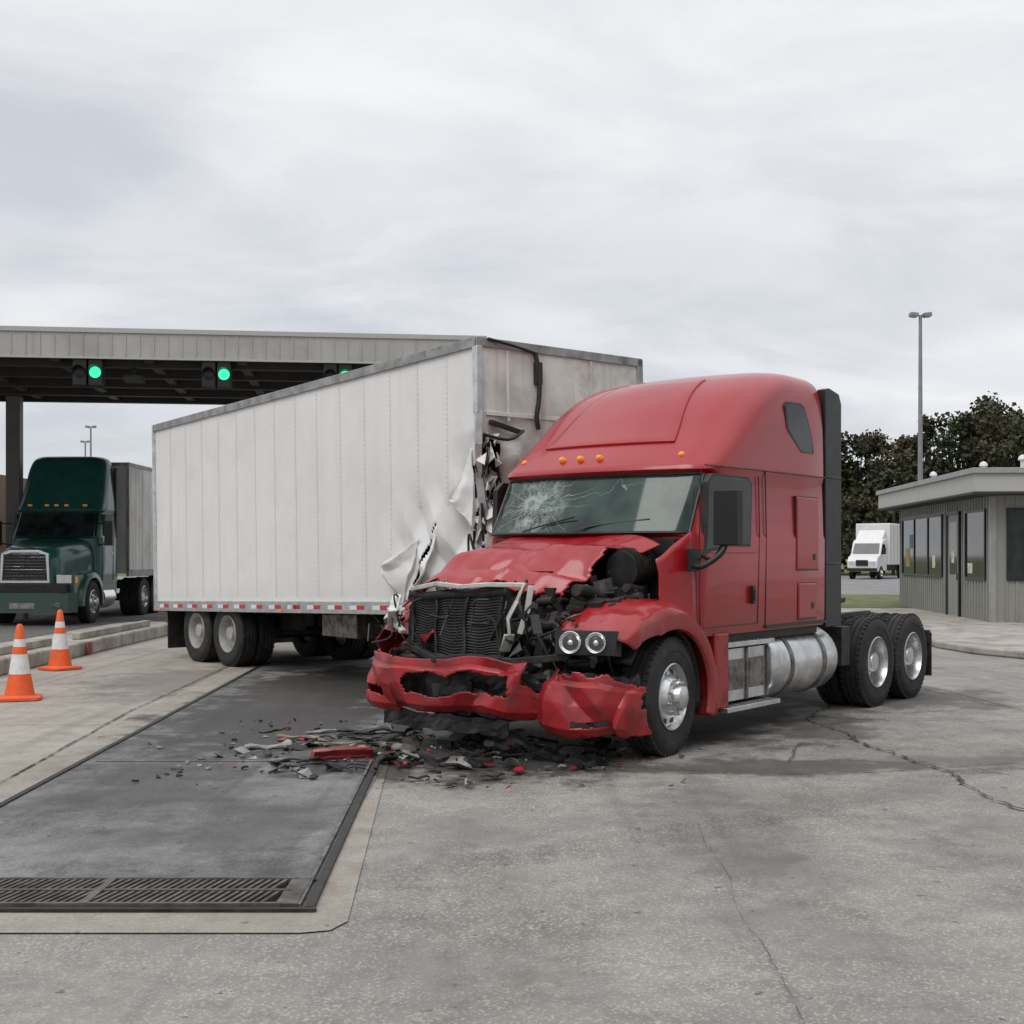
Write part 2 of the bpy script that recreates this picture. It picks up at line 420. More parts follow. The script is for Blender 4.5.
    for x in (-4.35,-5.4):
        mb.cyl((x,-1.0,.5),(x,1.0,.5),.09,n=12); mb.lathe([(0,-.2),(.2,-.15),(.24,0),(.2,.15),(0,.2)],16,0,Matrix.Translation((x,0,.52)))
        for s_ in (1,-1): mb.cyl((x+.3,s_*.5,.35),(x+.3,s_*.5,.7),.13,n=12); mb.box((x,s_*.55,.6),(1.0,.1,.08))
    mb.cyl((0,-.9,.45),(0,.9,.45),.06,n=10)
    mb.box((-4.8,0,1.12),(1.0,.85,.06),0,(0,R(4),0)); mb.box((-4.6,0,1.04),(.5,.9,.1))
    mb.box((-3.75,.6,1.02),(.7,.7,.05)); mb.box((-3.62,.98,.72),(.22,.35,.42)); mb.tube([(-3.3,.2,1.9),(-3.8,.3,1.3),(-4.2,.1,1.3),(-3.5,.0,1.8)],.02)
    mb.bb((-6.05,-1.15,.62),(-5.98,1.2,.78)); 
    for s_ in (1,-1): mb.bb((-6.04,s_*.7,.22),(-6.02,s_*1.22,.75))
    for s_ in (1,-1): mb.bb((-2.9,s_*.5,.9),(-.5,s_*1.15,.975))
    for x in (-1.95,-2.9): mb.box((x,.7,.65),(.06,.6,.6))
    mb.obj('chassis',[DARK],T,bevel=.006)
    mb=MB(); 
    mb.bb((-6.055,1.0,.66),(-6.06,1.15,.74))
    mb.obj('tail_light',[REDL],T)
    mb=MB()
    for s_ in (1,-1):
        c=.9*s_
        Tm=Matrix.Translation((0,c,.62))@Matrix.Rotation(R(90),4,'Z')
        mb.lathe([(0,3.30),(.2,3.295),(.29,3.28),(.325,3.25),(.34,3.20),(.34,1.93),(.325,1.88),(.29,1.85),(.2,1.835),(0,1.83)],40,0,Tm)
        for x in (2.15,2.9): mb.lathe([(.341,x-.035),(.351,x-.033),(.351,x+.033),(.341,x+.035)],40,1,Tm)
        mb.cyl((-2.5,c+.12,.9),(-2.5,c+.16,1.0),.05,n=14,m=1)
    mb.obj('fuel_tanks',[ALU,GRM],T)
    mb=MB()
    for s_ in (1,):
        mb.bb((-1.74,s_*.75,.36),(-.92,s_*1.16,.84),1)
        mb.bb((-1.80,s_*.85,.86),(-.86,s_*1.22,.905),1)
        mb.bb((-1.84,s_*.85,.28),(-.80,s_*1.26,.325),1)
        for x in (-1.74,-1.33,-.92): mb.bb((x-.015,s_*1.161,.36),(x+.015,s_*1.18,.84),0)
        for i in range(12): mb.bb((-1.74+i*.075,s_*.95,.905),(-1.70+i*.075,s_*1.2,.912),0); mb.bb((-1.76+i*.078,s_*.95,.325),(-1.72+i*.078,s_*1.24,.332),0)
        mb.bb((-1.68,s_*1.161,.46),(-1.39,s_*1.169,.74),0); mb.bb((-1.27,s_*1.161,.46),(-.98,s_*1.169,.74),0)
    mb.obj('battery_box_steps',[GRM,ALU],T,bevel=.01)
    mb=MB(); 
    wheel(mb,0,0,1); o=mb.obj('front_wheel',[TYRE,ALU,BLK],T,loc=(.05,1.06,0)); o.rotation_euler=(0,0,R(6))
    mb=MB(); wheel(mb,.05,-1.02,-1); mb.obj('far_front_wheel',[TYRE,ALU,BLK],T)
    for i,x in enumerate((-4.35,-5.42)):
        mb=MB()
        for s_ in (1,-1):
            wheel(mb,x,s_*1.09,s_,kind='dual',w=.26); wheel(mb,x,s_*.78,s_,kind='dual',w=.26)
        mb.obj('rear_wheels_%d'%(i+1),[TYRE,ALU,BLK],T)
    def rout(th):
        t=[(15,1.12),(30,1.06),(45,.97),(60,.90),(90,.83),(120,.77),(150,.72),(180,.69),(205,.68)]
        for (a,x),(b,y) in zip(t,t[1:]):
            if th<=b: k=(th-a)/(b-a); return x+(y-x)*max(0,k)
        return t[-1][1]
    def fender(s_,mess,th0,cx=.05):
        mb=MB()
        def fn(u,v):
            th=th0+u*(200-th0); ro=rout(th); a=R(th)
            lip=.585+.22*max(0,1-u*5)
            S=[(lip,1.20),(lip+.015,1.235),(lip+.015+(ro-lip)*.55,1.25),(ro-.07,1.235),(ro-.015,1.17),(ro+.01,1.0),(ro+.02,.8),(ro+.0,.62)]
            q=v*7; i=min(6,int(q)); f=q-i
            r_=S[i][0]*(1-f)+S[i+1][0]*f; yy=S[i][1]*(1-f)+S[i+1][1]*f
            p=Vector((cx+r_*math.cos(a),s_*yy,.5+r_*math.sin(a)*(.97)))
            am=mess*max(.05,1-u*3.2)
            p=crump(p,am,2.6,4)
            p.z+=mess*.5*(tri(p.y*7+u*9)-.5)*max(0,1-u*3.5)
            return p
        mb.grid(fn,70,24)
        return mb
    fender(1,.06,33).obj('front_fender',[RED],T,smooth=38,solid=.012)
    fender(-1,.2,30).obj('crushed_far_fender',[REDB],T,smooth=30,solid=.012)
    mb=MB()
    for s_ in (1,-1):
        mb.grid(lambda u,v:Vector((.05+.60*math.cos(R(30+u*165)),s_*(.5+v*.62),.5+.60*math.sin(R(30+u*165)))),24,4)
    mb.obj('wheel_arch_liner',[BLK],T,solid=.01)
    mb=MB()
    mb.grid(lambda u,v:crump(Vector((-.36+u*.42,1.19-.10*u-.04*v,1.06+v*(.86-.25*u))),.03*u,4,2),10,10)
    mb.obj('cowl_side_panel',[RED],T,solid=.012)
    mb=MB(); mb.bb((-.9,1.02,.32),(-.66,1.22,1.0)); mb.bb((-.66,1.0,.28),(-.62,1.24,.72)); mb.obj('skirt_panel',[REDB],T,bevel=.02)
    # ---------- hood
    A=Vector((.90,-1.10,1.50));B=Vector((.60,.42,1.46));C=Vector((-.12,.98,1.86));D=Vector((-.42,-1.0,1.93))
    mb=MB()
    def hood(u,v):
        p=(A*(1-v)+B*v)*(1-u)+(D*(1-v)+C*v)*u
        ridge=max(0,1-abs(u-.45-.25*(v-.5))/.24)*.13
        ridge2=max(0,1-abs(v-.55-.2*u)/.12)*.08*(1-u)
        valley=-max(0,1-abs(u-.2-.1*v)/.12)*.05
        p.z+=ridge*(.6+.6*v)*(1-.7*u)+ridge2+valley
        p.z+=.035*(tri(u*3.3+v*2.1)-.5)*(1-u)
        p.z-=.15*max(0,1-u*6)**1.3*(.3+.7*tri(v*4+.3))
        p.x+=.06*(tri(v*5)-.5)*(1-u)
        edge=max(0,v-.8)/.2; p.z-=.07*edge*edge
        edge=max(0,.15-v)/.15; p.z-=.20*edge*edge
        return crump(p,.02+.035*(1-u),2.0,1)
    def hsk(u,v):
        n=noise.noise(Vector((v*9,u*5,2)))+.5*noise.noise(Vector((v*27,u*9,6)))
        return u<.02+.06*n or (v>.96+.05*n and u<.8)
    mb.grid(hood,70,84,0,hsk)
    mb.obj('crumpled_hood',[RED],T,smooth=14,solid=.014)
    # ---------- engine
    rnd=random.Random(5)
    mb=MB()
    mb.bb((-.32,-.95,.55),(-.22,1.05,1.84),0)
    mb.bb((-.2,-.34,.75),(.62,.36,1.42),1)
    mb.bb((-.2,-.25,1.42),(.5,.22,1.56),0)
    for i in range(6): mb.cyl((-.12+i*.11,.25,1.40),(-.12+i*.11,.25,1.47),.035,n=12,m=2)
    for i in range(5): mb.bb((-.17+i*.15,.361,.85),(-.07+i*.15,.40,1.32),0)
    mb.cyl((-.1,.50,1.36),(.45,.50,1.30),.13,n=20,m=0)
    for i in range(4): mb.cyl((.0+i*.12,.50,1.35-i*.012),(.02+i*.12,.50,1.35-i*.012),.138,n=20,m=2)
    mb.cyl((-.2,.74,1.60),(.14,.74,1.57),.16,n=24,m=0)
    for i in range(7): mb.cyl((-.17+i*.042,.74,1.60),(-.155+i*.042,.74,1.60),.167,n=24,m=1)
    mb.cyl((.18,.62,1.05),(.32,.62,1.05),.17,n=24,m=1); mb.cyl((.32,.62,1.05),(.38,.62,1.05),.08,n=18,m=2)
    mb.box((.45,.66,1.24),(.26,.24,.16),1,(0,.15,.2)); mb.box((.1,.82,1.34),(.30,.16,.18),0,(0,.1,.1))
    mb.cyl((.62,0,1.05),(.68,0,1.05),.2,n=24,m=0); mb.cyl((.66,.0,1.05),(.72,0,1.05),.1,n=18,m=2)
    mb.cyl((.62,-.25,1.25),(.7,-.25,1.25),.09,n=18,m=2); mb.cyl((.60,.45,1.12),(.68,.45,1.12),.11,n=20,m=2); mb.cyl((.64,.45,1.12),(.72,.45,1.12),.05,n=14,m=0)
    for _ in range(300):
        x=rnd.uniform(-.2,.92);y=rnd.uniform(-1.05,.92)
        zt=1.84-.42*(x+.2) if y>.3 else 1.62-.22*(x+.2)
        lo=.60 if x>.55 else 1.0
        if y>.62 and x>.2: zt-=.15
        z=rnd.uniform(lo,zt-.06)
        s=rnd.choice((.03,.05,.07,.10))
        k=rnd.random(); mt=0 if k<.5 else 1 if k<.78 else 2 if k<.97 else 3
        c=(x,y,z)
        if rnd.random()<.6: mb.box(c,(s*rnd.uniform(.5,1.9),s*rnd.uniform(.5,1.9),s*rnd.uniform(.4,1.5)),mt,[rnd.uniform(-.4,.4) for _ in range(3)])
        else:
            ax=rnd.choice((Vector((1,0,.1)),Vector((0,1,.1)),Vector((.1,.1,1))))*s*1.1
            mb.cyl(Vector(c)-ax,Vector(c)+ax,s*rnd.uniform(.3,.6),n=16,m=mt)
    for _ in range(48):
        p=Vector((rnd.uniform(-.2,.9),rnd.uniform(-1.0,.9),rnd.uniform(.8,1.5)))
        pts=[p.copy()]
        for k in range(3):
            p=p+Vector([rnd.uniform(-.2,.2),rnd.uniform(-.24,.24),rnd.uniform(-.18,.14)])
            p.z=min(p.z,1.72-.35*(p.x+.2)); p.x=min(p.x,.98); p.y=max(-1.1,min(.93,p.y)); pts.append(p.copy())
        mb.tube(pts,rnd.choice((.008,.014,.022,.03,.036)),8,rnd.choice((0,0,0,1,2)))
    mb.obj('exposed_engine',[BLK,DARK,GRM,LTM],T,smooth=35,bevel=.005,seg=1)
    mb=MB()
    def core(off,y0,y1,z0,z1,m,nu=14,nv=8):
        def fn(u,v):
            y=y0+(y1-y0)*u; z=z0+(z1-z0)*v
            x=1.01+off+.09*tri(y*2.2+z*.8)-.07*z+.04*noise.noise(Vector((y*3,z*3,1)))
            return Vector((x,y+.05*noise.noise(Vector((z*4,y*2,3))),z+.07*(y+.4)*.5+.03*noise.noise(Vector((y*5,z*2,6)))))
        mb.grid(fn,nu,nv,m)
    core(.05,-.95,.14,.80,1.36,0,30,12)
    for i in range(22): core(.068,-.93,.12,.83+i*.0235,.840+i*.0235,2,40,1)
    for i in range(4): core(.085,-.9+i*.33,-.87+i*.33,.81,1.35,1,1,14)
    core(.09,-.97,.16,1.33,1.40,1,30,2); core(.09,-.97,.16,.78,.84,1,30,2)
    mb.obj('crushed_radiator',[BLK,DARK,M('radiator_fins',(.06,.06,.058),.45,.5,.3,8)],T,smooth=30,solid=.012)
    mb=MB()
    def strip(pts,w,th,m=0):
        for a,b in zip(pts,pts[1:]):
            a=Vector(a);b=Vector(b);d=b-a;q=d.to_track_quat('X','Z').to_euler()
            mb.box((a+b)/2,(d.length+.01,w,th),m,q)
    strip([(1.06,-.85,1.40),(1.08,-.55,1.45),(1.10,-.25,1.43),(1.04,.0,1.45),(.98,.34,1.45)],.06,.04)
    strip([(1.0,.34,1.46),(1.04,.30,1.32),(1.10,.25,1.17),(1.09,.26,1.04),(1.06,.19,.90)],.10,.02)
    strip([(.98,.40,1.44),(1.0,.38,1.25),(1.04,.33,1.05)],.03,.05)
    strip([(1.0,-1.10,1.34),(1.10,-1.06,1.20),(1.03,-1.13,1.05)],.09,.015)
    strip([(.9,-1.25,1.04),(1.02,-1.1,1.08),(1.08,-.95,1.02)],.06,.04)
    strip([(1.05,-.9,.90),(1.14,-.5,.80),(1.16,-.1,.84),(1.10,.3,.82),(1.0,.8,.88)],.06,.06,1)
    strip([(1.0,-.95,.72),(1.02,-.2,.68),(1.0,.6,.66)],.12,.1,1)
    strip([(1.0,.45,1.2),(1.08,.55,1.05),(1.02,.62,.86)],.08,.03,1)
    mb.obj('bent_grille_frame',[LTM,DARK],T,bevel=.008)
    mb=MB()
    for _ in range(150):
        y=U(-1.15,.8); x=U(.9,1.16)-.1*abs(y); z=U(.58,.88) if -.95<y<.15 else U(.6,1.25)
        shard(mb,(x,y,z),U(.02,.085),random.choice((0,0,0,0,1,2)))
    for _ in range(40):
        shard(mb,(U(.4,.85),U(.45,.75),U(.95,1.28)),U(.02,.07),random.choice((0,0,1)))
    for _ in range(24): 
        p=Vector((U(1.0,1.18),U(-1.15,.85),U(.8,1.35))); mb.tube([p,p+Vector((U(-.03,.08),U(-.12,.12),U(-.2,.0))),p+Vector((U(-.03,.1),U(-.25,.25),U(-.4,-.05)))],U(.005,.014),6)
    mb.obj('torn_plastic',[BLK,DARK,GRM],T,smooth=0)
    # ---------- bumper
    def bump_path(u):
        pts=[(.55,-1.38),(.92,-1.40),(1.18,-1.26),(1.28,-.75),(1.30,-.2),(1.27,.3),(1.2,.75),(1.1,1.08),(.93,1.25),(.6,1.30)]
        q=u*(len(pts)-1);i=min(len(pts)-2,int(q));t=q-i
        a=pts[max(0,i-1)];b=pts[i];c=pts[i+1];d=pts[min(len(pts)-1,i+2)]
        return cr(a[0],b[0],c[0],d[0],t),cr(a[1],b[1],c[1],d[1],t)
    def bumper(u,v):
        x,y=bump_path(u)
        zt=.90-.03*math.sin(u*7)-.15*u; zb=.34-.06*u
        if u>.62: zb-=.05*min(1,(u-.62)/.1); zt-=.04*min(1,(u-.62)/.1)
        if .3<u<.62: zb+=.05
        z=zb+(zt-zb)*v
        x-=.05 if v>.84 else (.05*max(0,(v-.78)/.06)); x-=.07*max(0,.16-v)/.16
        x+=.03*(1-abs(v-.5)*2)
        p=Vector((x,y,z))
        for (c,w_,d,sl) in ((.13,.05,.07,.10),(.24,.05,.06,-.15),(.40,.08,.10,-.05),(.52,.05,.07,.1),(.625,.035,.16,.03),(.74,.06,.06,-.16),(.86,.04,.07,.10)):
            k=max(0,1-abs(u-c-sl*(v-.5))/w_); p.x-=d*k
            p.z-=d*.25*k*v
        p.z+=.025*(tri(u*7+.4)-.5)
        p.x+=.018*(tri(u*11-v*1.6)-.5)
        q=crump(p,.028,2.2,7); return q
    def hole(u,v):
        n=noise.noise(Vector((u*20,v*4,3)))*.10+noise.noise(Vector((u*60,v*9,3)))*.035
        if .33<u+n*.12<.58 and .36+n<v<.72+n*.6: return True
        if .605<u<.645 and v>.62+n*2: return True
        if .085<u<.135 and .45+n*.5<v<.68+n*.4: return True
        if .18<u<.27 and .28+n*.4<v<.42+n*.5: return True
        if .72<u<.82 and .16+n*.4<v<.26+n*.4: return True
        if u<.3 and v>.985+n*.8: return True
        if u>.66 and v>.95+n: return True
        if u>.965+n*.2 and v>.5: return True
        if v<.03+n*.4: return True
        return False
    mb=MB(); mb.grid(bumper,230,44,0,hole); mb.obj('crumpled_front_bumper',[REDB],T,smooth=14,solid=.014)
    mb=MB()
    mb.grid(lambda u,v:crump(Vector((bump_path(.06+.88*u)[0]-.17,bump_path(.06+.88*u)[1]*.94,.36+.38*v)),.05,6,2),60,8)
    mb.grid(lambda u,v:crump(Vector((bump_path(.10+.46*u)[0]-.12,bump_path(.10+.46*u)[1]*.93,.20+.14*v)),.03,6,9),40,4)
    mb.obj('bumper_core',[BLK],T,smooth=0,solid=.01)
    mb=MB()
    Th=Matrix.Translation((1.02,.98,1.0))@Euler((0,R(-6),R(20))).to_matrix().to_4x4()
    mb.T=Th
    mb.box((-.08,0,0),(.20,.50,.20),0)
    for y,r in ((-.12,.082),(.09,.075)):
        L=Matrix.Translation((.03,y,0))@Matrix.Rotation(R(-90),4,'Z')
        mb.lathe([(r+.010,-.02),(r+.010,.015),(r,.018),(r*.96,.004),(r*.6,-.02),(.0,-.03)],24,1,L)
        mb.lathe([(r*.99,.012),(r*.8,.03),(r*.4,.045),(0.001,.05)],24,2,L)
        mb.lathe([(.022,-.03),(.022,.0),(.001,.01)],12,1,L)
    mb.T=Matrix()
    mb.obj('headlight_cluster',[BLK,CHR,LENS,AMB],T,bevel=.01)
    return T
red_tractor()

# ================================================================ WHITE TRAILER
def trailer():
    T=empty('white_semi_trailer',(-.32,13.9,0),math.atan2(.782,-.623))
    Bd=empty('trailer_body',(0,0,0),parent=T,rot=(0,R(1.6),0))
    Lx=9.0;W=2.55;Z0=1.12;Z1=4.13
    def sd(x,z,off=0):
        m=math.exp(-((x-.70)/.85)**2-((z-1.6)/.68)**2)
        m2=math.exp(-((x-.10)/.28)**2)*max(0,min(1,(3.1-z)/.5))
        fold=tri(x*2.1+z*1.1)+.6*tri(x*3.1-z*2.3+.4)
        n2=noise.noise(Vector((x*4,z*4,.5)))
        y=m*(.17*(fold-.8)+.03*n2)-m2*(.13+.14*n2)+.006*noise.noise(Vector((x*1.6,z*.9,7)))
        dx=m*.06*noise.noise(Vector((x*3,z*3,9)))+m2*(.06*n2+.03)
        return Vector((x+dx,y+off,z))
    mb=MB()
    def skip(u,v):
        x=u*Lx;z=Z0+v*(Z1-Z0)
        n=noise.noise(Vector((x*5,z*3.5,2)))
        if x<.11+.17*n and z<3.05 and z>1.3: return True
        n=noise.noise(Vector((x*6,z*6,5)))
        c=1.45-(z-1.15)*.75
        return abs(x-c)<(.08+.08*n)*max(0,1-(z-1.15)/1.0) and z<2.1
    mb.grid(lambda u,v:sd(u*Lx,Z0+v*(Z1-Z0)),300,84,0,skip)
    mb.obj('side_wall',[WHITE],Bd,smooth=14,solid=.01)
    mb=MB()
    for i in range(1,15):
        x=i*Lx/15
        mb.grid(lambda u,v:sd(x-.020+u*.040,(2.3 if x<1.5 else Z0+.12)+v*(Z1-.08-(2.3 if x<1.5 else Z0+.12)),.0075),2,40,0)
        for k in range(46):
            z=Z0+.15+k*.061
            if x<1.5 and z<2.3: continue
            for dx in (-.013,.013):
                p=sd(x+dx,z,.0085); r=.0045
                mb.add([p+Vector((-r,0,-r)),p+Vector((r,0,-r)),p+Vector((r,0,r)),p+Vector((-r,0,r)),p+Vector((0,.004,0))],[(0,1,4),(1,2,4),(2,3,4),(3,0,4)],1)
    mb.obj('side_wall_seams',[WHITE,RIV],Bd,smooth=0)
    mb=MB()
    mb.bb((.05,-W,Z0),(Lx,-W+.03,Z1),0); mb.bb((0.02,-W,Z1-.03),(Lx,0,Z1-.001),0); mb.bb((.02,-W,Z0-.02),(Lx,-.02,Z0+.02),1); mb.bb((Lx-.03,-W,Z0),(Lx,0,Z1),0)
    mb.obj('walls_and_roof',[WHITE2,DARK],Bd)
    mb=MB()
    def fskip(u,v):
        w=u*W;z=Z0+v*(Z1-Z0); n=noise.noise(Vector((w*4,z*3,8)))
        return w<.24+.27*n and 1.7<z<3.0+.2*n
    def ff(u,v):
        w=u*W;z=Z0+v*(Z1-Z0); m=math.exp(-((w-.3)/.6)**2-((z-2.6)/.75)**2)
        return Vector((.0+.22*m*(noise.noise(Vector((w*3,z*2.5,1)))+.3+.4*(tri(w*3+z*2)-.5))-.03*math.exp(-((w-1.2)/.5)**2-((z-3.5)/.4)**2),-w,z))
    mb.grid(ff,70,70,0,fskip)
    mb.obj('front_wall',[TAN],Bd,smooth=22,solid=.01)
    mb=MB()
    mb.bb((0,0.012,Z1-.10),(Lx,.035,Z1+.012),0); mb.bb((-.03,-W,Z1-.09),(-.013,.03,Z1+.012),0)
    mb.bb((-.03,-W-.01,Z0),(.05,-W+.08,Z1),0)
    mb.bb((.5,.012,Z0-.10),(Lx+.02,.045,Z0+.06),1)
    mb.bb((-.02,-W,Z0-.12),(.06,-.3,Z0+.1),0)
    mb.bb((Lx,.0,Z0-.1),(Lx+.04,.05,Z1+.01),1)
    P=[(0,0.0,Z1-.1),(.0,.0,3.3),(.02,-.01,2.95),(.09,-.07,2.6),(.05,-.10,2.2),(.10,-.05,1.8),(.04,.0,1.4),(.02,.0,1.05)]
    for a,b in zip(P,P[1:]):
        a=Vector(a);b=Vector(b);d=b-a; mb.box((a+b)/2,(d.length+.02,.08,.09),1 if a.z>2.9 else 0,d.to_track_quat('X','Z').to_euler())
    for w in (.42,1.7): mb.bb((-.024,-w-.02,Z0+2.1),(-.008,-w+.02,Z1-.1),2)
    mb.bb((-.03,-2.4,3.27),(-.012,-.1,3.32),2)
    mb.tube([(-.05,-.80,Z1-.09),(-.07,-.84,Z1-.35),(-.07,-.83,3.5),(-.06,-.80,3.3),(-.05,-.83,3.15)],.03,8,3)
    mb.box((-.05,-.84,3.80),(.06,.09,.26),3)
    mb.tube([(-.04,-.12,Z1+.0),(-.08,-.45,Z1-.05),(-.06,-.8,Z1-.1)],.02,6,3)
    mb.box((-.03,-.36,3.15),(.05,.45,.05),3,(R(12),0,0))
    mb.tube([(-.03,-.05,3.05),(-.1,-.35,3.0),(-.06,-.6,3.12)],.02,6,3)
    mb.obj('rails_and_posts',[RAIL,ALU,TAN,BLK],Bd,bevel=.004)
    mb=MB()
    for _ in range(48):
        shard(mb,(U(-.05,.14),U(-.32,.02),U(1.5,3.05)),U(.04,.14),random.choice((0,0,1,2)),rot=(R(90)+U(-.5,.5),U(-.8,.8),U(-.9,.9)))
    for _ in range(20):
        p=Vector((U(-.05,.2),U(-.35,.0),U(1.5,3.0))); mb.tube([p,p+Vector((U(-.1,.1),U(-.1,.05),U(-.3,.3))),p+Vector((U(-.1,.1),U(-.2,.1),U(-.5,.2)))],.012,5,2)
    def flap(pts,seed,out,tip):
        a,b,c=[Vector((p[0],0,p[1])) for p in pts]
        def fn(u,v):
            e=a.lerp(b,u); q=e.lerp(c,v)
            y=.03+out*v**1.6+.035*(tri(u*2.3+v*1.7+seed)-.5)*(1-abs(v-.5))
            return crump(Vector((q.x,y-.10*max(0,v-.8)*5*tip,q.z)),.03,3.5,seed)
        mb.grid(fn,20,22,0,lambda u,v: v>.93+.2*noise.noise(Vector((u*7,seed,1))))
    flap([(1.55,1.16),(1.15,1.95),(1.85,1.60)],3,.20,1)
    flap([(1.30,1.18),(.75,2.10),(.95,1.30)],8,.28,0)
    flap([(.85,1.16),(.40,1.75),(.55,1.15)],5,.18,1)
    flap([(1.9,1.12),(1.5,1.14),(1.75,.96)],6,.12,0)
    flap([(.12,2.0),(.10,2.9),(.45,2.35)],12,.10,0)
    mb.obj('torn_skin',[WHITE,GREYT,DARK],Bd,smooth=14,solid=.006)
    mb=MB(); mb.bb((1.9,-W+.05,Z0+.03),(1.94,-.30,Z1-.06)); mb.obj('interior_bulkhead',[DARK],Bd)
    mb=MB()
    for i in range(16):
        x=.75+i*.55
        if x+.35>Lx: break
        mb.bb((x,.046,Z0-.045),(x+.17,.049,Z0+.01),0); mb.bb((x+.17,.046,Z0-.045),(x+.34,.049,Z0+.01),1)
    for x in (8.8,4.6,1.2): mb.box((x,.052,Z0-.07),(.07,.02,.03),2)
    mb.obj('reflective_tape',[REDL,WHR,AMB],Bd)
    mb=MB()
    for i in range(22): mb.bb((.3+i*.4,-W+.05,Z0-.12),(.35+i*.4,-.02,Z0-.02))
    for y in (-.75,-1.8): mb.bb((5.4,y-.05,.72),(8.7,y+.05,.98))
    for y in (-.75,-1.8): mb.bb((.1,y-.05,.85),(3.2,y+.05,1.0))
    for x in (6.5,7.62):
        mb.cyl((x,-2.3,.66),(x,-.25,.66),.08,n=12)
        for y in (-.7,-1.85): mb.box((x,y,.74),(.8,.08,.1)); mb.cyl((x+.3,y,.6),(x+.3,y,.95),.12,n=12)
    mb.bb((0.1,-2.1,.96),(1.2,-.4,1.02))
    mb.bb((8.65,-.62,.4),(8.67,-.03,1.0)); mb.bb((8.65,-W+.03,.4),(8.67,-W+.62,1.0))
    mb.bb((8.8,-2.2,.65),(8.9,-.3,.75)); mb.bb((8.8,-.6,.65),(8.88,-.5,1.05)); mb.bb((8.8,-2.0,.65),(8.88,-1.9,1.05))
    mb.obj('underframe',[DARK],Bd,bevel=.004)
    mb=MB()
    for y in (-.45,-2.1):
        mb.bb((2.42,y-.09,.55),(2.60,y+.09,1.05)); mb.bb((2.45,y-.06,.18),(2.57,y+.06,.6)); mb.bb((2.36,y-.13,.13),(2.66,y+.13,.17))
        mb.tube([(2.5,y,.6),(3.1,y,1.0)],.03,6,sub=1); mb.tube([(2.5,y,.5),(1.9,y,1.0)],.025,6,sub=1)
    mb.tube([(2.5,-.45,.7),(2.5,-2.1,.7)],.03,6,sub=1); mb.tube([(2.5,-.45,.55),(2.5,-2.1,.95)],.025,6,sub=1)
    mb.tube([(2.5,-.36,.82),(2.5,-.08,.82),(2.5,-.06,.6)],.015,6,sub=1)
    mb.bb((1.5,-.75,.52),(2.2,-.12,.95)); mb.bb((3.0,-1.0,.6),(3.9,-.2,.98)); 
    mb.obj('landing_gear',[GRM],T,bevel=.012)
    for i,x in enumerate((6.47,7.57)):
        mb=MB()
        for y,s_ in ((-.16,1),(-.47,1),(-2.39,-1),(-2.08,-1)): wheel(mb,x,y,s_,kind='dual',w=.26,r=.5)
        mb.obj('tandem_wheels_%d'%(i+1),[TYRE,RIM,BLK],T)
trailer()

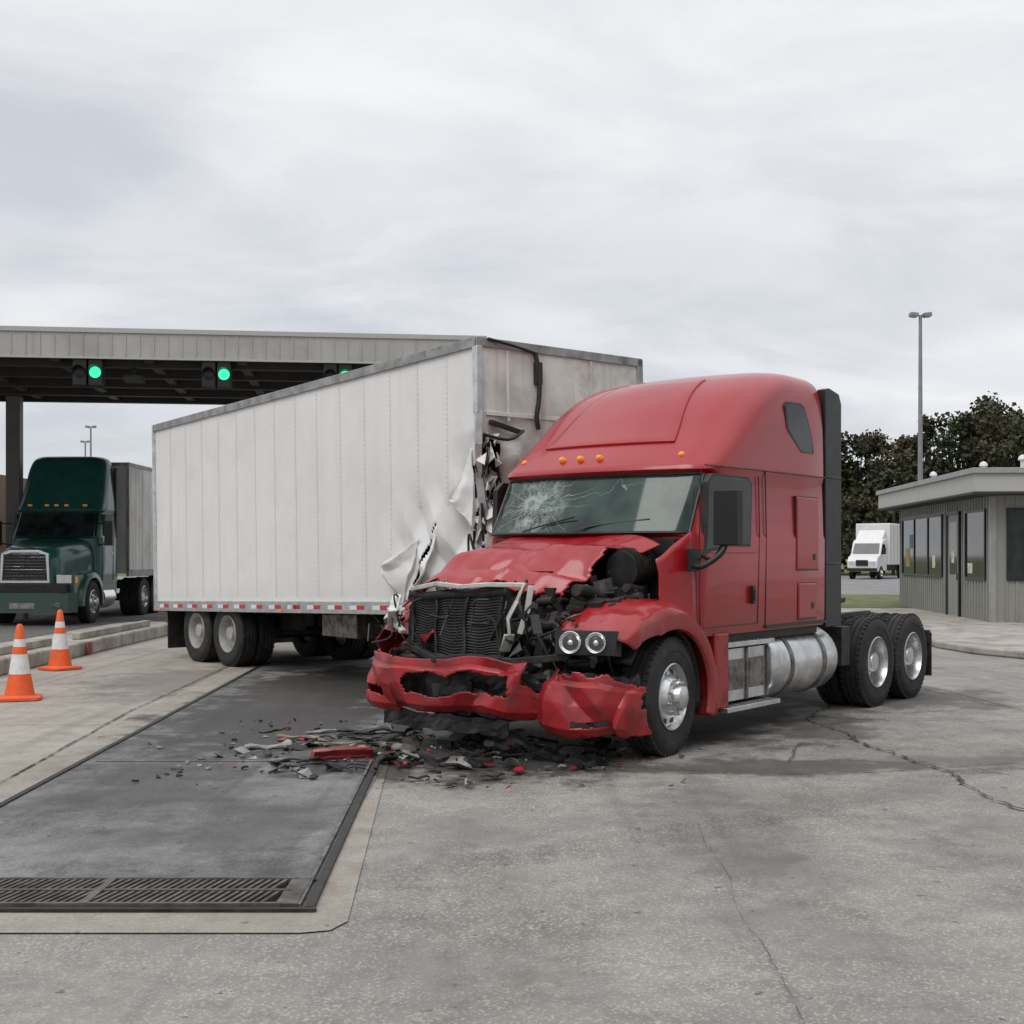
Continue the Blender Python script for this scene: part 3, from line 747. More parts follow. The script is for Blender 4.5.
# ================================================================ GREEN TRUCK
def green():
    T=empty('green_semi_truck',(-11.62,31.2,0),R(-90))
    base=[(1.0,-.55,-2.05,1.15,.1,.1,0),(2.12,-.5,-2.05,1.16,.2,.1,.1),(2.18,-.38,-2.05,1.14,.3,.1,.18),(2.80,-.72,-2.05,1.1,.3,.1,.18),(2.84,-.64,-2.05,1.12,.3,.1,.18)]
    top=[(2.88,-.65,-2.05,1.12,.3,.1,.18),(3.1,-.8,-2.05,1.11,.35,.12,.2),(3.5,-1.0,-2.05,1.08,.4,.12,.2),(3.95,-1.2,-2.05,1.04,.4,.12,.2),(4.2,-1.35,-2.03,.97,.4,.15,.2),(4.28,-1.5,-2.0,.8,.3,.2,.1)]
    mb=MB(); shell(mb,base+interp(top,3,0),lambda i,j:1 if i==2 and j<N1+3 else 0)
    sec=[(-.5,1.0,2.13,1.15),(0,.95,2.08,1.1),(.5,.86,2.0,1.05),(.95,.78,1.93,1.0),(1.25,.70,1.85,.95),(1.34,.64,1.78,.9)]
    n=16;vs=[];fs=[]
    for x,w,zt,zb in sec:
        for k in range(n+1):
            a=math.pi*k/n; ca=math.cos(a);sa=math.sin(a)
            vs.append((x,w*math.copysign(abs(ca)**.35,ca),zb+(zt-zb)*abs(sa)**.45))
    for i in range(len(sec)-1):
        for k in range(n): fs.append((i*(n+1)+k,i*(n+1)+k+1,(i+1)*(n+1)+k+1,(i+1)*(n+1)+k))
    fs.append(tuple(range((len(sec)-1)*(n+1),len(sec)*(n+1)))); mb.add(vs,fs,0)
    for s_ in (1,-1):
        def fn(u,v):
            th=R(-5+190*u); S=[(.6,1.18),(.62,1.21),(.74,1.2),(.78,1.12),(.8,.6)]
            q=v*4;i=min(3,int(q));f=q-i; r_=S[i][0]*(1-f)+S[i+1][0]*f;yy=S[i][1]*(1-f)+S[i+1][1]*f
            return Vector((r_*math.cos(th)*(1.15 if math.cos(th)>0 else 1),s_*yy,.52+r_*math.sin(th)))
        mb.grid(fn,30,8,0)
        mb.bb((.55,s_*.6,.75),(1.2,s_*1.12,1.22),0)
    mb.bb((-2.0,-1.12,.55),(-.75,1.12,.998),0)
    mb.prism([(1.2,-1.2),(1.45,-1.05),(1.55,-.5),(1.57,0),(1.55,.5),(1.45,1.05),(1.2,1.2)],'Z',.32,.80,0)
    mb.obj('cab_and_hood',[GREEN,GLS],T,bevel=.012)
    mb=MB()
    mb.prism([(-.60,1.03),(.60,1.03),(.56,1.74),(.35,1.82),(-.35,1.82),(-.56,1.74)],'X',1.33,1.40,1)
    mb.prism([(-.54,1.09),(.54,1.09),(.50,1.70),(.32,1.76),(-.32,1.76),(-.50,1.70)],'X',1.36,1.407,0)
    for i in range(9): mb.bb((1.405,-.52,1.12+i*.075),(1.42,.52,1.13+i*.075),1)
    for i in range(9): mb.bb((1.405,-.5+i*.12,1.1),(1.416,-.49+i*.12,1.72),0)
    for s_ in (1,-1):
        mb.box((1.2,s_*.9,1.12),(.1,.40,.2),1,(0,0,s_*R(20))); mb.box((1.262,s_*.88,1.12),(.03,.30,.15),2,(0,0,s_*R(20))); mb.box((1.12,s_*1.12,1.1),(.1,.08,.15),3)
        mb.box((1.54,s_*.8,.52),(.06,.2,.1),2,(0,0,-s_*R(14)))
        mb.box((-.45,s_*1.42,2.25),(.14,.2,.62),0); mb.tube([(-.6,s_*1.1,2.5),(-.5,s_*1.35,2.5)],.02,6,0,1); mb.tube([(-.6,s_*1.1,1.95),(-.5,s_*1.35,2.0)],.02,6,0,1)
        mb.prism([(-.85,2.2),(-1.45,2.2),(-1.45,2.75),(-.95,2.75)],'Y',s_*1.1,s_*1.163,0)
        mb.box((-1.5,s_*1.165,1.75),(.12,.02,.03),1)
        for xx in (-.72,-1.6): mb.box((xx,s_*1.15,1.6),(.012,.03,1.1),0)
        mb.box((-1.95,s_*1.1,3.0),(.1,.08,2.0),0)
    mb.bb((1.57,-.3,.42),(1.58,.3,.56),4)
    mb.bb((1.2,-1.0,.802),(1.5,1.0,1.0),0)
    for y in (-.7,-.25,0,.25,.7): mb.box((-.70-.1*abs(y),y,2.97),(.08,.1,.05),3)
    mb.cyl((-1.75,.88,.62),(-.9,.88,.62),.3,n=24,m=1)
    mb.obj('grille_lights_mirrors',[BLK,CHR,LENS,AMB,GREYP],T,bevel=.006)
    mb=MB()
    for s_ in (1,-1): mb.bb((-5.6,s_*.36,.75),(1.0,s_*.46,1.0))
    mb.cyl((0,-.9,.5),(0,.9,.5),.06,n=8)
    for x in (-4.2,-5.4): mb.cyl((x,-1,.5),(x,1,.5),.09,n=8)
    for x in (-13.2,-14.4): mb.cyl((x,-1,.5),(x,1,.5),.09,n=8); mb.box((x,.0,.8),(.6,1.5,.35))
    mb.obj('chassis',[DARK],T)
    mb=MB()
    for s_ in (1,-1): wheel(mb,0,s_*1.04,s_,r=.53)
    for x in (-4.2,-5.4,-13.2,-14.4):
        for s_ in (1,-1): wheel(mb,x,s_*1.08,s_,kind='dual',r=.53); wheel(mb,x,s_*.78,s_,kind='dual',r=.53)
    mb.obj('wheels',[TYRE,ALU,BLK],T)
    mb=MB(); mb.bb((-15.6,-1.27,1.2),(-2.55,1.27,4.18),0)
    mb.bb((-15.62,1.271,1.12),(-2.53,1.29,1.3),1); mb.bb((-15.62,1.271,4.10),(-2.53,1.285,4.20),1)
    mb.bb((-2.56,1.22,1.12),(-2.50,1.295,4.20),1); mb.bb((-2.55,-1.28,4.10),(-2.53,1.28,4.20),1)
    for i in range(1,20): mb.bb((-2.55-i*.65-.02,1.27,1.3),(-2.55-i*.65+.02,1.277,4.10),0)
    mb.obj('box_trailer_body',[GREYT,RAIL],T)
green()
T=empty('brown_semi_trailer',(-16.2,33.5,0)); 
mb=MB(); mb.bb((-1.27,0,1.15),(1.27,12,4.05),0); mb.bb((-1.29,-.03,4.0),(1.29,-.001,4.12),1); mb.bb((1.2,-.03,1.1),(1.29,-.001,3.998),1)
for i in range(8): mb.bb((-1.1+i*.31,-.015,1.2),(-1.07+i*.31,-.001,3.99),1)
mb.bb((-.9,.5,.8),(.9,11,1.149),2)
mb.obj('box_body',[M('brown_skin',(.2,.13,.09),.6,0,.2,1,(.08,.06,.05),.6,2),RAIL,DARK],T)
mb=MB(); 
mb.T=Matrix.Rotation(R(90),4,'Z')
for x in (2.0,9.5,10.7):
    for s_ in (1,-1): wheel(mb,x,s_*1.05,s_,kind='dual')
mb.obj('wheels',[TYRE,ALU,BLK],T)

# ================================================================ WHITE BOX TRUCK (far)
T=empty('white_box_truck',(25.0,88,0),math.atan2(-.84,-.54))
mb=MB()
mb.bb((-6.6,-1.22,1.0),(-1.3,1.22,3.95),0)
mb.prism([(1.15,.55),(1.2,1.25),(1.0,1.55),(.35,1.75),(-.05,2.55),(-.3,2.75),(-1.15,2.85),(-1.2,.6)],'Y',-1.05,1.05,0)
mb.prism([(-.25,2.7),(-1.2,3.5),(-1.25,2.7)],'Y',-.95,.95,0)
mb.obj('body',[WHITE2],T,bevel=.06)
mb=MB()
mb.add([(.37,-.92,1.82),(.37,.92,1.82),(0.0,.88,2.52),(0,-.88,2.52)],[(0,1,2,3)],0)
for s_ in (1,-1):
    mb.prism([(.18,1.75),(-.75,1.75),(-.75,2.45),(-.05,2.45)],'Y',s_*1.0,s_*1.056,0)
    mb.box((1.19,s_*.72,1.15),(.06,.4,.22),2); mb.box((.3,s_*1.3,2.0),(.12,.2,.45),1)
mb.box((1.21,0,1.15),(.05,.85,.4),1); mb.box((1.22,0,.68),(.1,2.1,.22),1)
mb.bb((-6.5,-.9,.6),(1,.9,.98),1)
for i in range(7): mb.bb((-6.62+i*.85,1.221,1.1),(-6.57+i*.85,1.228,3.9),3)
mb.obj('windows_and_trim',[GLS,BLK,LENS,RAIL],T)
mb=MB()
for s_ in (1,-1):
    wheel(mb,.25,s_*.95,s_,r=.46); wheel(mb,-4.7,s_*1.0,s_,r=.46,kind='dual')
mb.obj('wheels',[TYRE,ALU,BLK],T)

# ================================================================ CANOPY
C=empty('weigh_station_canopy',(-.6,28.2,0),R(6.87))
mb=MB()
mb.bb((-26,0,6.02),(0,.04,6.60),0); mb.bb((-26,7.46,6.02),(0,7.5,6.60),0); mb.bb((-.04,.04,6.02),(0,7.46,6.60),0)
mb.bb((-26,-.03,6.54),(.03,-.001,6.64),2); mb.bb((-26,-.02,5.97),(.02,.05,6.019),2)
for i in range(86): mb.bb((-25.9+i*.3,-.014,6.03),(-25.87+i*.3,-.001,6.53),0)
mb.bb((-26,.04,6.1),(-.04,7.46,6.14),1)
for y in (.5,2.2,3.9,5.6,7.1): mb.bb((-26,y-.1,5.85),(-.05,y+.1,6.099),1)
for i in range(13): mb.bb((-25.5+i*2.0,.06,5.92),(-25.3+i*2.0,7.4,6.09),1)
mb.obj('roof',[CANF,CANU,TRIM],C)
mb=MB()
for x in (-11.9,-22,-2.6):
    mb.bb((x-.18,6.2,0),(x+.18,6.56,5.9),0); mb.bb((x-.3,6.1,0),(x+.3,6.66,.5),1)
mb.bb((-12.75,6.2,0),(-12.45,6.5,5.9),2)
mb.obj('columns',[M('column_paint',(.14,.13,.12),.6,0,.1,2),KERB,CANU],C,bevel=.015)
mb=MB()
mb.bb((-8.0,.4,5.55),(-7.6,.8,5.68),0); mb.cyl((-7.8,.6,5.68),(-7.8,.6,5.9),.03,m=0)
mb.obj('camera_box',[CANU],C)
GLENS=M('green_signal_lens',(.05,.6,.35),.3,0,.05,5,emit=(.05,1,.42),es=1.1)
def tl(lx):
    w=(Matrix.Translation((-.6,28.2,0))@Matrix.Rotation(R(6.87),4,'Z'))@Vector((lx,.15,5.68))
    E=empty('traffic_light',w,R(6.87))
    mb=MB()
    for dx in (-.165,.165):
        mb.box((dx,0,0),(.30,.22,.58),0)
    mb.box((0,.1,0),(.66,.04,.62),0)
    mb.cyl((0,.02,.28),(0,.02,.42),.03)
    mb.obj('housing',[BLK],E,bevel=.02)
    mb=MB()
    for dx,mm in ((-.165,1),(.165,0)):
        Lm=Matrix.Translation((dx,-.115,0))@Matrix.Rotation(math.pi,4,'Z')
        mb.lathe([(.125,.0),(.118,.012),(.07,.03),(.001,.036)],28,mm,Lm)
        n=16;vs=[]
        for k in range(n+1):
            a=R(-20+220*k/n)
            vs+= [(dx+.135*math.cos(a),-.11,.135*math.sin(a)),(dx+.135*math.cos(a),-.11-.2*max(.25,math.sin(a)),.135*math.sin(a))]
        mb.add(vs,[(2*k,2*k+1,2*k+3,2*k+2) for k in range(n)],1)
    mb.obj('lenses_and_visors',[GLENS,BLK],E)
for lx in (-8.7,-5.95,-3.3): tl(lx)

# ================================================================ LAMP POSTS
def lamp(x,y,h):
    E=empty('street_lamp',(x,y,0),0)
    mb=MB(); mb.cyl((0,0,.0),(0,0,.6),.28,.28,n=16,m=1); mb.cyl((0,0,.6),(0,0,h-.1),.11,.06,n=12,m=0)
    mb.tube([(-.3,0,h-.08),(.3,0,h-.08)],.035,6,0,1)
    for s_ in (-1,1):
        mb.box((s_*.24,0,h-.05),(.28,.30,.13),0,(0,s_*R(-6),0)); mb.box((s_*.25,0,h-.13),(.22,.24,.03),2,(0,s_*R(-6),0))
    mb.obj('pole_and_heads',[GALV,KERB,LTM],E,bevel=.01)
lamp(14.7,45,10.4); lamp(-31.0,92,11.2); lamp(-35.5,104,11.2)

# ================================================================ BOOTH
Bo=empty('weigh_station_booth',(11.2,29.2,0),-math.atan2(.8,9.5))
mb=MB()
BW,BL,BH=6.5,9.5,3.15
mb.bb((0,0,.1),(BW,BL,BH),0)
y=.05
while y<BL:
    segs=[(.14,BH-.002)]
    if .35<y<2.15 : segs=[(.14,1.10),(2.80,BH-.002)]
    elif 2.55<y<3.85: segs=[(2.85,BH-.002)]
    elif 4.3<y<9.1: segs=[(.14,1.10),(2.85,BH-.002)]
    for a,b in segs: mb.bb((-.022,y-.03,a),(-.001,y+.03,b),0)
    y+=.24
x=.1
while x<BW:
    segs=[(.14,BH-.002)] if not(.3<x<4.6) else [(.14,1.10),(2.85,BH-.002)]
    for a,b in segs: mb.bb((x-.03,-.022,a),(x+.03,-.001,b),0)
    x+=.24
mb.obj('walls',[SID],Bo)
mb=MB()
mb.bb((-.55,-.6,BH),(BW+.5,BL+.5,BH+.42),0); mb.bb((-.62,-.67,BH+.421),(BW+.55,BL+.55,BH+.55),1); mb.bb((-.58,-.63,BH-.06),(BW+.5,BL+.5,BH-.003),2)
mb.bb((-.04,-.04,.1),(.10,.10,BH-.07),1)
mb.obj('flat_roof',[TRIM,M('roof_edge',(.30,.30,.29),.5),CANU],Bo,bevel=.01)
mb=MB()
def win(y0,y1,z0,z1,mull=()):
    mb.bb((-.02,y0,z0),(-.004,y1,z1),0)
    for a,b,c,d in ((y0-.06,y1+.06,z0-.06,z0),(y0-.06,y1+.06,z1,z1+.06),(y0-.06,y0,z0,z1),(y1,y1+.06,z0,z1)): mb.bb((-.05,a,c),(-.001,b,d),1)
    for q in mull: mb.bb((-.045,q-.03,z0),(-.001,q+.03,z1),1)
win(.45,2.05,1.16,2.74); win(4.4,9.0,1.16,2.74,(5.9,7.5))
mb.bb((-.03,2.65,.12),(-.004,3.75,2.74),2)
for a,b,c,d in ((2.57,2.65,.1,2.8),(3.75,3.83,.1,2.8),(2.57,3.83,2.741,2.82)): mb.bb((-.07,a,c),(-.001,b,d),1)
mb.bb((-.036,2.85,1.2),(-.031,3.55,2.55),0); mb.box((-.06,2.75,1.15),(.05,.04,.16),3)
mb.bb((.4,-.02,1.16),(4.5,-.004,2.74),0)
for q in (.37,1.7,3.1,4.53): mb.bb((q-.03,-.05,1.161),(q+.03,-.001,2.739),1)
mb.bb((.34,-.05,1.10),(4.56,-.001,1.16),1); mb.bb((.34,-.052,2.74),(4.56,-.001,2.8),1)
mb.obj('windows_and_door',[GLS,BLK,SID,CHR],Bo)
mb=MB()
mb.bb((-.026,8.1,1.35),(-.021,8.6,1.9),0); mb.bb((-.026,7.7,1.9),(-.0215,8.1,2.3),1); mb.bb((-.026,5.1,1.35),(-.021,5.4,1.7),2)
mb.bb((-.026,1.5,1.25),(-.021,1.9,1.5),2); mb.bb((-.04,3.1,1.5),(-.037,3.35,1.8),2)
mb.obj('window_notices',[M('notice_yellow',(.30,.23,.08),.7),M('notice_blue',(.10,.16,.22),.7),PAPER],Bo)
mb=MB()
for px,py in ((.2,6.2),(.5,2.4),(.8,.3)):
    mb.cyl((px,py,BH+.5),(px,py,BH+.75),.05); mb.lathe([(.0,.12),(.08,.08),(.11,0),(.04,-.05)],12,0,Matrix.Translation((px,py,BH+.8)),axis='Z'); mb.box((px+.2,py,BH+.72),(.35,.04,.04))
mb.obj('roof_vents',[WHITE2],Bo)

# ================================================================ CONES
def cone(x,y,h=.88):
    E=empty('traffic_cone',(x,y,.012),U(0,1))
    mb=MB()
    mb.prism([(.24,.2),(.2,.24),(-.2,.24),(-.24,.2),(-.24,-.2),(-.2,-.24),(.2,-.24),(.24,-.2)],'Z',0,.035,0)
    r=lambda z:.165-.13*(z/h)
    pr=[(.19,.035),(.17,.05),(r(h*.34),h*.34),(r(h*.60),h*.60),(r(h*.70),h*.70),(r(h*.80),h*.80),(r(h*.97),h*.97),(.02,h),(.001,h)]
    mb.lathe(pr,28,[0,0,1,0,1,0,0,0],axis='Z')
    mb.obj('cone_body',[ORANGE,CWHITE],E,bevel=.004)
cone(-5.77,14.65); cone(-6.69,18.5)

# ================================================================ GROUND
def ground_mat(name,c1,c2,pebble=.5,stains=None,dark=(.034,.030,.027),blotch=.5,streakrot=0,rough=.85,bumpS=.5,patch=.35,arcs=False,wet=.32):
    m,nt,b,co=newmat(name)
    g=nt.n('ShaderNodeNewGeometry').outputs['Position']
    base=nt.mix(nt.ramp(nt.noise(g,.55,8,.65),.32,.68),c1,c2)
    mid=nt.noise(g,4.5,8,.7)
    base=nt.mix(nt.math('MULTIPLY',nt.ramp(mid,.4,.72),.4),base,[x*.55 for x in c1])
    big=nt.ramp(nt.noise(nt.scale(g,(1,.6,1),(7,3,0)),.8,9,.72),.50,.68)
    base=nt.mix(nt.math('MULTIPLY',big,patch),base,[c1[0]*.44,c1[1]*.42,c1[2]*.39])
    base=nt.mix(nt.math('MULTIPLY',nt.ramp(nt.noise(nt.scale(g,(1,.7,1),(1,9,0)),1.3,9,.7),.55,.72),.4),base,[min(1,c2[0]*1.3),min(1,c2[1]*1.26),min(1,c2[2]*1.2)])
    st=nt.noise(nt.scale(g,(2.6,.10,1),rot=(0,0,streakrot)),1.3,6,.6)
    base=nt.mix(nt.math('MULTIPLY',nt.ramp(st,.48,.75),blotch*.6),base,[x*.45 for x in c1])
    if arcs:
        for (cx,cy,rad) in ((14,2,11.6),(14,2,9.4),(-9,22,17.5)):
            v=nt.scale(g,(1,1,0),(-cx,-cy,0)); ln=nt.n('ShaderNodeVectorMath',operation='LENGTH'); nt.put(ln.inputs[0],v)
            dd=nt.math('ABSOLUTE',nt.math('SUBTRACT',ln.outputs['Value'],rad))
            tr=nt.math('MULTIPLY',nt.ramp(dd,.10,.28,True),nt.ramp(nt.noise(g,2.2,8,.75),.38,.66))
            base=nt.mix(nt.math('MULTIPLY',tr,.5),base,(.075,.07,.065))
    d,cc=nt.vor(g,85)
    sp=nt.noise(g,150,3,.7)
    lum=nt.n('ShaderNodeRGBToBW'); nt.put(lum.inputs[0],cc)
    wear=nt.ramp(nt.noise(g,1.1,6,.65),.25,.6)
    base=nt.mix(nt.math('MULTIPLY',nt.ramp(lum.outputs[0],.58,.9),nt.math('MULTIPLY',wear,pebble*.5)),base,(.60,.57,.52))
    base=nt.mix(nt.math('MULTIPLY',nt.ramp(sp,.54,.7),pebble*.8),base,[x*.32 for x in c1])
    so=nt.ramp(nt.noise(g,11,2,.5),.68,.75)
    base=nt.mix(nt.math('MULTIPLY',so,.55),base,dark)
    r=rough
    if stains:
        tot=None
        for (sx,sy,rx,ry,am) in stains:
            v=nt.scale(g,(1/rx,1/ry,0),(-sx/rx,-sy/ry,0))
            ln=nt.n('ShaderNodeVectorMath',operation='LENGTH'); nt.put(ln.inputs[0],v)
            dd=nt.math('ADD',ln.outputs['Value'],nt.math('MULTIPLY',nt.math('SUBTRACT',nt.noise(g,1.9,9,.72),.5),2.8))
            f=nt.math('MULTIPLY',nt.ramp(dd,.50,1.0,True),am)
            tot=f if tot is None else nt.math('MAXIMUM',tot,f)
        base=nt.mix(tot,base,dark)
        r=nt.math('SUBTRACT',rough,nt.math('MULTIPLY',tot,wet))
    nt.put(b.inputs['Base Color'],base); nt.put(b.inputs['Roughness'],r)
    h=nt.math('ADD',nt.math('MULTIPLY',d,.6),nt.math('ADD',nt.math('MULTIPLY',sp,.5),nt.math('MULTIPLY',mid,.8)))
    nt.put(b.inputs['Normal'],nt.bump(h,bumpS,.012))
    b.inputs['Specular IOR Level'].default_value=.3
    return m
ST=[(-.5,10.4,2.2,1.3,.85),(-2.4,13.2,1.6,4.0,.8),(2.1,10.0,2.0,.5,.7),(.8,13,3.2,3.0,.7),(4.6,15,1.6,1.6,.55),(3.1,12.2,.5,1.2,.6),(1.3,8.0,.5,2.2,.3),(3.3,6.8,1.2,1.8,.22),(4.0,10.3,1.6,.4,.35)]
G1=ground_mat('worn_concrete',(.228,.216,.198),(.325,.308,.282),.95,ST,blotch=.6,streakrot=R(8),patch=.42,arcs=True)
G2=ground_mat('left_slab_concrete',(.32,.285,.25),(.42,.38,.338),.35,[(-4.6,16.8,1.3,2.5,.4),(-6.2,11,.5,3,.25)],blotch=.6)
G3=ground_mat('scale_deck',(.125,.127,.126),(.235,.232,.225),.35,ST+[(-2.3,16,1.8,4,.85),(-2.6,9.5,.8,1.8,.5),(-1.7,7.6,.6,1.0,.35)],blotch=1.0,rough=.8,bumpS=.35,patch=.75)
G4=ground_mat('concrete_frame',(.30,.268,.232),(.37,.335,.297),.5,ST,blotch=.4)
G5=ground_mat('lot_asphalt',(.22,.22,.22),(.28,.28,.28),.2,blotch=.4)
G6=ground_mat('lane_asphalt',(.15,.146,.14),(.22,.21,.20),.3,blotch=.8)
def sheet(name,pts,z,mat):
    mb=MB(); mb.add([(x,y,z) for x,y in pts],[tuple(range(len(pts)))],0); return mb.obj(name,[mat],smooth=0)
sheet('ground',[(-900,-60),(900,-60),(900,1600),(-900,1600)],0,G1)
sheet('truck_lane_road',[(-30,5),(-7.9,5),(-8.6,49),(-30,49)],.004,G6)
sheet('parking_lot',[(-60,50.5),(120,50.5),(120,100),(-60,100)],.004,G5)
sheet('lane_slab_pavement',[(-7.88,2),(-3.0,2),(-3.85,27),(-8.2,27)],.004,G2)
deck=[(-3.35,5.98),(-.99,5.98),(-1.14,20),(-3.86,20)]
fr=[(-6.5,5.60),(-.95,5.60),(-.82,5.64),(-.76,5.78),(-1.0,10.1),(-1.14,20.3),(-4.3,20.3),(-3.72,6.6),(-6.5,6.6)]
sheet('scale_frame_pavement',fr,.008,G4)
sheet('weigh_scale_deck',deck,.012,G3)
GRASS=M('grass',(.10,.12,.04),.9,0,.4,2,(.2,.17,.08),.6,1,bump=.6,bs=20)
E=empty('weigh_scale_frame',(0,0,0))
mb=MB()
def seg(a,b,w,z,h,m):
    a=Vector((*a,0));b=Vector((*b,0));d=b-a; mb.box(((a.x+b.x)/2,(a.y+b.y)/2,z+h/2),(d.length,w,h),m,(0,0,math.atan2(d.y,d.x)))
seg((-.965,5.95),(-1.10,10.2),.045,.006,.022,0); seg((-1.02,5.98),(-1.145,10.2),.02,.006,.026,1)
seg((-3.35,5.9),(-3.86,20),.045,.006,.018,0)
seg((-6,5.93),(-.93,5.93),.035,.006,.020,0); seg((-6,6.47),(-1.0,6.47),.03,.006,.018,0)
seg((-3.4,10.2),(-1.1,10.2),.012,.006,.010,0)
mb.obj('steel_edges',[DARK,GRM],E)
mb=MB()
mb.bb((-6,5.955,.0125),(-1.02,6.45,.0135),1)
x=-5.9
while x<-1.15:
    for y0,y1 in ((5.99,6.20),(6.23,6.42)):
        mb.box((x,(y0+y1)/2,.026),(.018,y1-y0,.02),0,(0,0,R(-14)))
    x+=.04
for y in (5.975,6.215,6.435): mb.bb((-6,y-.012,.014),(-1.1,y+.012,.039),0)
mb.bb((-1.13,5.97,.014),(-1.03,6.44,.036),0)
for xx in (-2.05,-3.0,-4,-5): mb.bb((xx-.02,5.97,.014),(xx+.02,6.44,.041),0)
mb.obj('drain_grate',[M('rusty_grate',(.13,.115,.10),.5,.5,.4,9,(.06,.04,.028),.8,6,bump=.2,bs=30),M('drain_void',(.008,.008,.008),.9)],E)
mb=MB(); rc=random.Random(3)
def crack(pts,w,jit,z=.017,m=0):
    P=[Vector((x,y,0)) for x,y in pts]; Q=[]
    for a,b in zip(P,P[1:]):
        n=max(2,int((b-a).length/.07)); d=(b-a).normalized(); nn=Vector((-d.y,d.x,0))
        for i in range(n):
            t=i/n; p=a.lerp(b,t); off=noise.noise(Vector((p.x*1.3,p.y*1.3,4)))*jit*2+noise.noise(Vector((p.x*9,p.y*9,1)))*jit*.9
            Q.append((p+nn*off,nn,w*rc.uniform(.2,1.4)))
    Q.append((P[-1],nn,w*.4))
    vs=[]
    for p,nn,ww in Q: vs+=[(p.x+nn.x*ww,p.y+nn.y*ww,z),(p.x-nn.x*ww,p.y-nn.y*ww,z)]
    mb.add(vs,[(2*i,2*i+1,2*i+3,2*i+2) for i in range(len(Q)-1)],m)
crack([(3.9,15),(3.07,12.9),(3.14,11.6),(3.34,9.98),(3.44,8.4),(3.7,6.5),(3.8,4)],.013,.07)
crack([(.5,10.15),(1.5,9.8),(2.5,9.66),(3.3,9.9)],.006,.03)
crack([(3.3,9.9),(4.6,10.4),(6.5,10.2),(9,10.6)],.006,.05)
crack([(1.16,7.9),(1.07,5.4),(1.04,4.3),(1.0,3)],.0016,.02)
crack([(5.2,15.9),(5.54,13.5),(5.75,12),(6.2,8)],.008,.03)
crack([(3.1,12.5),(4.0,12.9),(5.6,12.6),(9,13)],.009,.04)
crack([(3.15,11.6),(2.6,11.2),(2.2,10.2)],.006,.05)
crack([(.9,13.6),(.1,16)],.006,.05)
crack([(-3.72,6.62),(-3.78,9.2),(-4.13,13.5),(-4.35,20)],.010,.006)
for y in (8.6,12.4,16.2,20.5): crack([(-7.8,y+.1),(-3.6-(y-6)*.036-.15,y)],.006,.01)
crack([(-5.8,4),(-6.1,12),(-6.2,24)],.005,.008)
mb.obj('pavement_cracks',[M('crack_fill',(.06,.055,.05),.9)],smooth=0)
mb=MB(); 
def strip2(p,w,z=.004):
    vs=[];
    for (x,y) in p: vs+=[(x-w/2,y,z),(x+w/2,y,z)]
    mb.add(vs,[(2*i,2*i+1,2*i+3,2*i+2) for i in range(len(p)-1)],0)
strip2([(5.45,16.5),(5.72,13.5),(6.0,12),(6.4,8)],.22)
mb.obj('joint_strip_pavement',[G4],smooth=0)
I=empty('lane_island_kerb',(0,0,0))
mb=MB(); mb.prism([(-7.1,11),(-7.25,26.6),(-7.6,27.4),(-8.3,27.4),(-8.5,26.6),(-8.5,11)],'Z',0,.24,0); mb.obj('kerb_body',[KERB],I,bevel=.03)
mb=MB(); mb.box((-7.175,21.2,.13),(.05,.25,.2),0)
mb.box((-7.5,17.6,.30),(.14,5.2,.12),1); mb.box((-7.5,23.6,.30),(.14,4.2,.12),1)
mb.obj('red_marker_and_rail',[KRED,KERB],I,bevel=.015)
I=empty('booth_island_kerb',(0,0,0))
mb=MB()
isl=[(7.9,24),(7.75,22.8),(7.9,21.4),(8.5,20.0),(9.6,19.0),(11.2,18.4),(40,17.5),(40,50),(8.9,50)]
mb.prism(isl,'Z',0,.13,0); mb.obj('kerb_and_walk',[KERB],I,bevel=.03)
sheet('grass_verge',[(9.4,37),(40,37),(40,49.7),(9.2,49.7)],.135,GRASS)
sheet('grass_field',[(-80,100.5),(200,100.5),(200,400),(-80,400)],.006,GRASS)

# ================================================================ DEBRIS
DB=empty('crash_debris',(0,0,0))
mb=MB(); rd=random.Random(21)
def gz(r): return .014+r*.2
for _ in range(430):
    k=rd.random()
    x=rd.gauss(-.75,.85); y=rd.gauss(10.55,.6)
    if k<.35: x=rd.uniform(-2.8,1.3); y=rd.uniform(9.0,12.8)
    r=abs(rd.gauss(0,.032))+.006
    if rd.random()<.10: r=rd.uniform(.07,.13)
    if math.hypot(x+.7,(y-10.5)*1.1)>1.8: r=min(r,.035)
    shard(mb,(x,y,gz(r)+abs(rd.gauss(0,.02))*(1 if abs(x+.5)<.8 else 0)),r,rd.choice((0,0,0,0,1,1,2,2,3,5,5)) if r<.06 else rd.choice((0,0,1,2,5)),th=rd.choice((.003,.006,.015)),flat=True)
for _ in range(40):
    x=rd.uniform(-1.9,.7);y=rd.uniform(9.6,11.7); a=rd.uniform(0,6); l=rd.uniform(.08,.35)
    mb.tube([(x,y,.03),(x+l*.5*math.cos(a),y+l*.5*math.sin(a),.05),(x+l*math.cos(a+.4),y+l*math.sin(a+.4),.025)],rd.uniform(.004,.012),5,0)
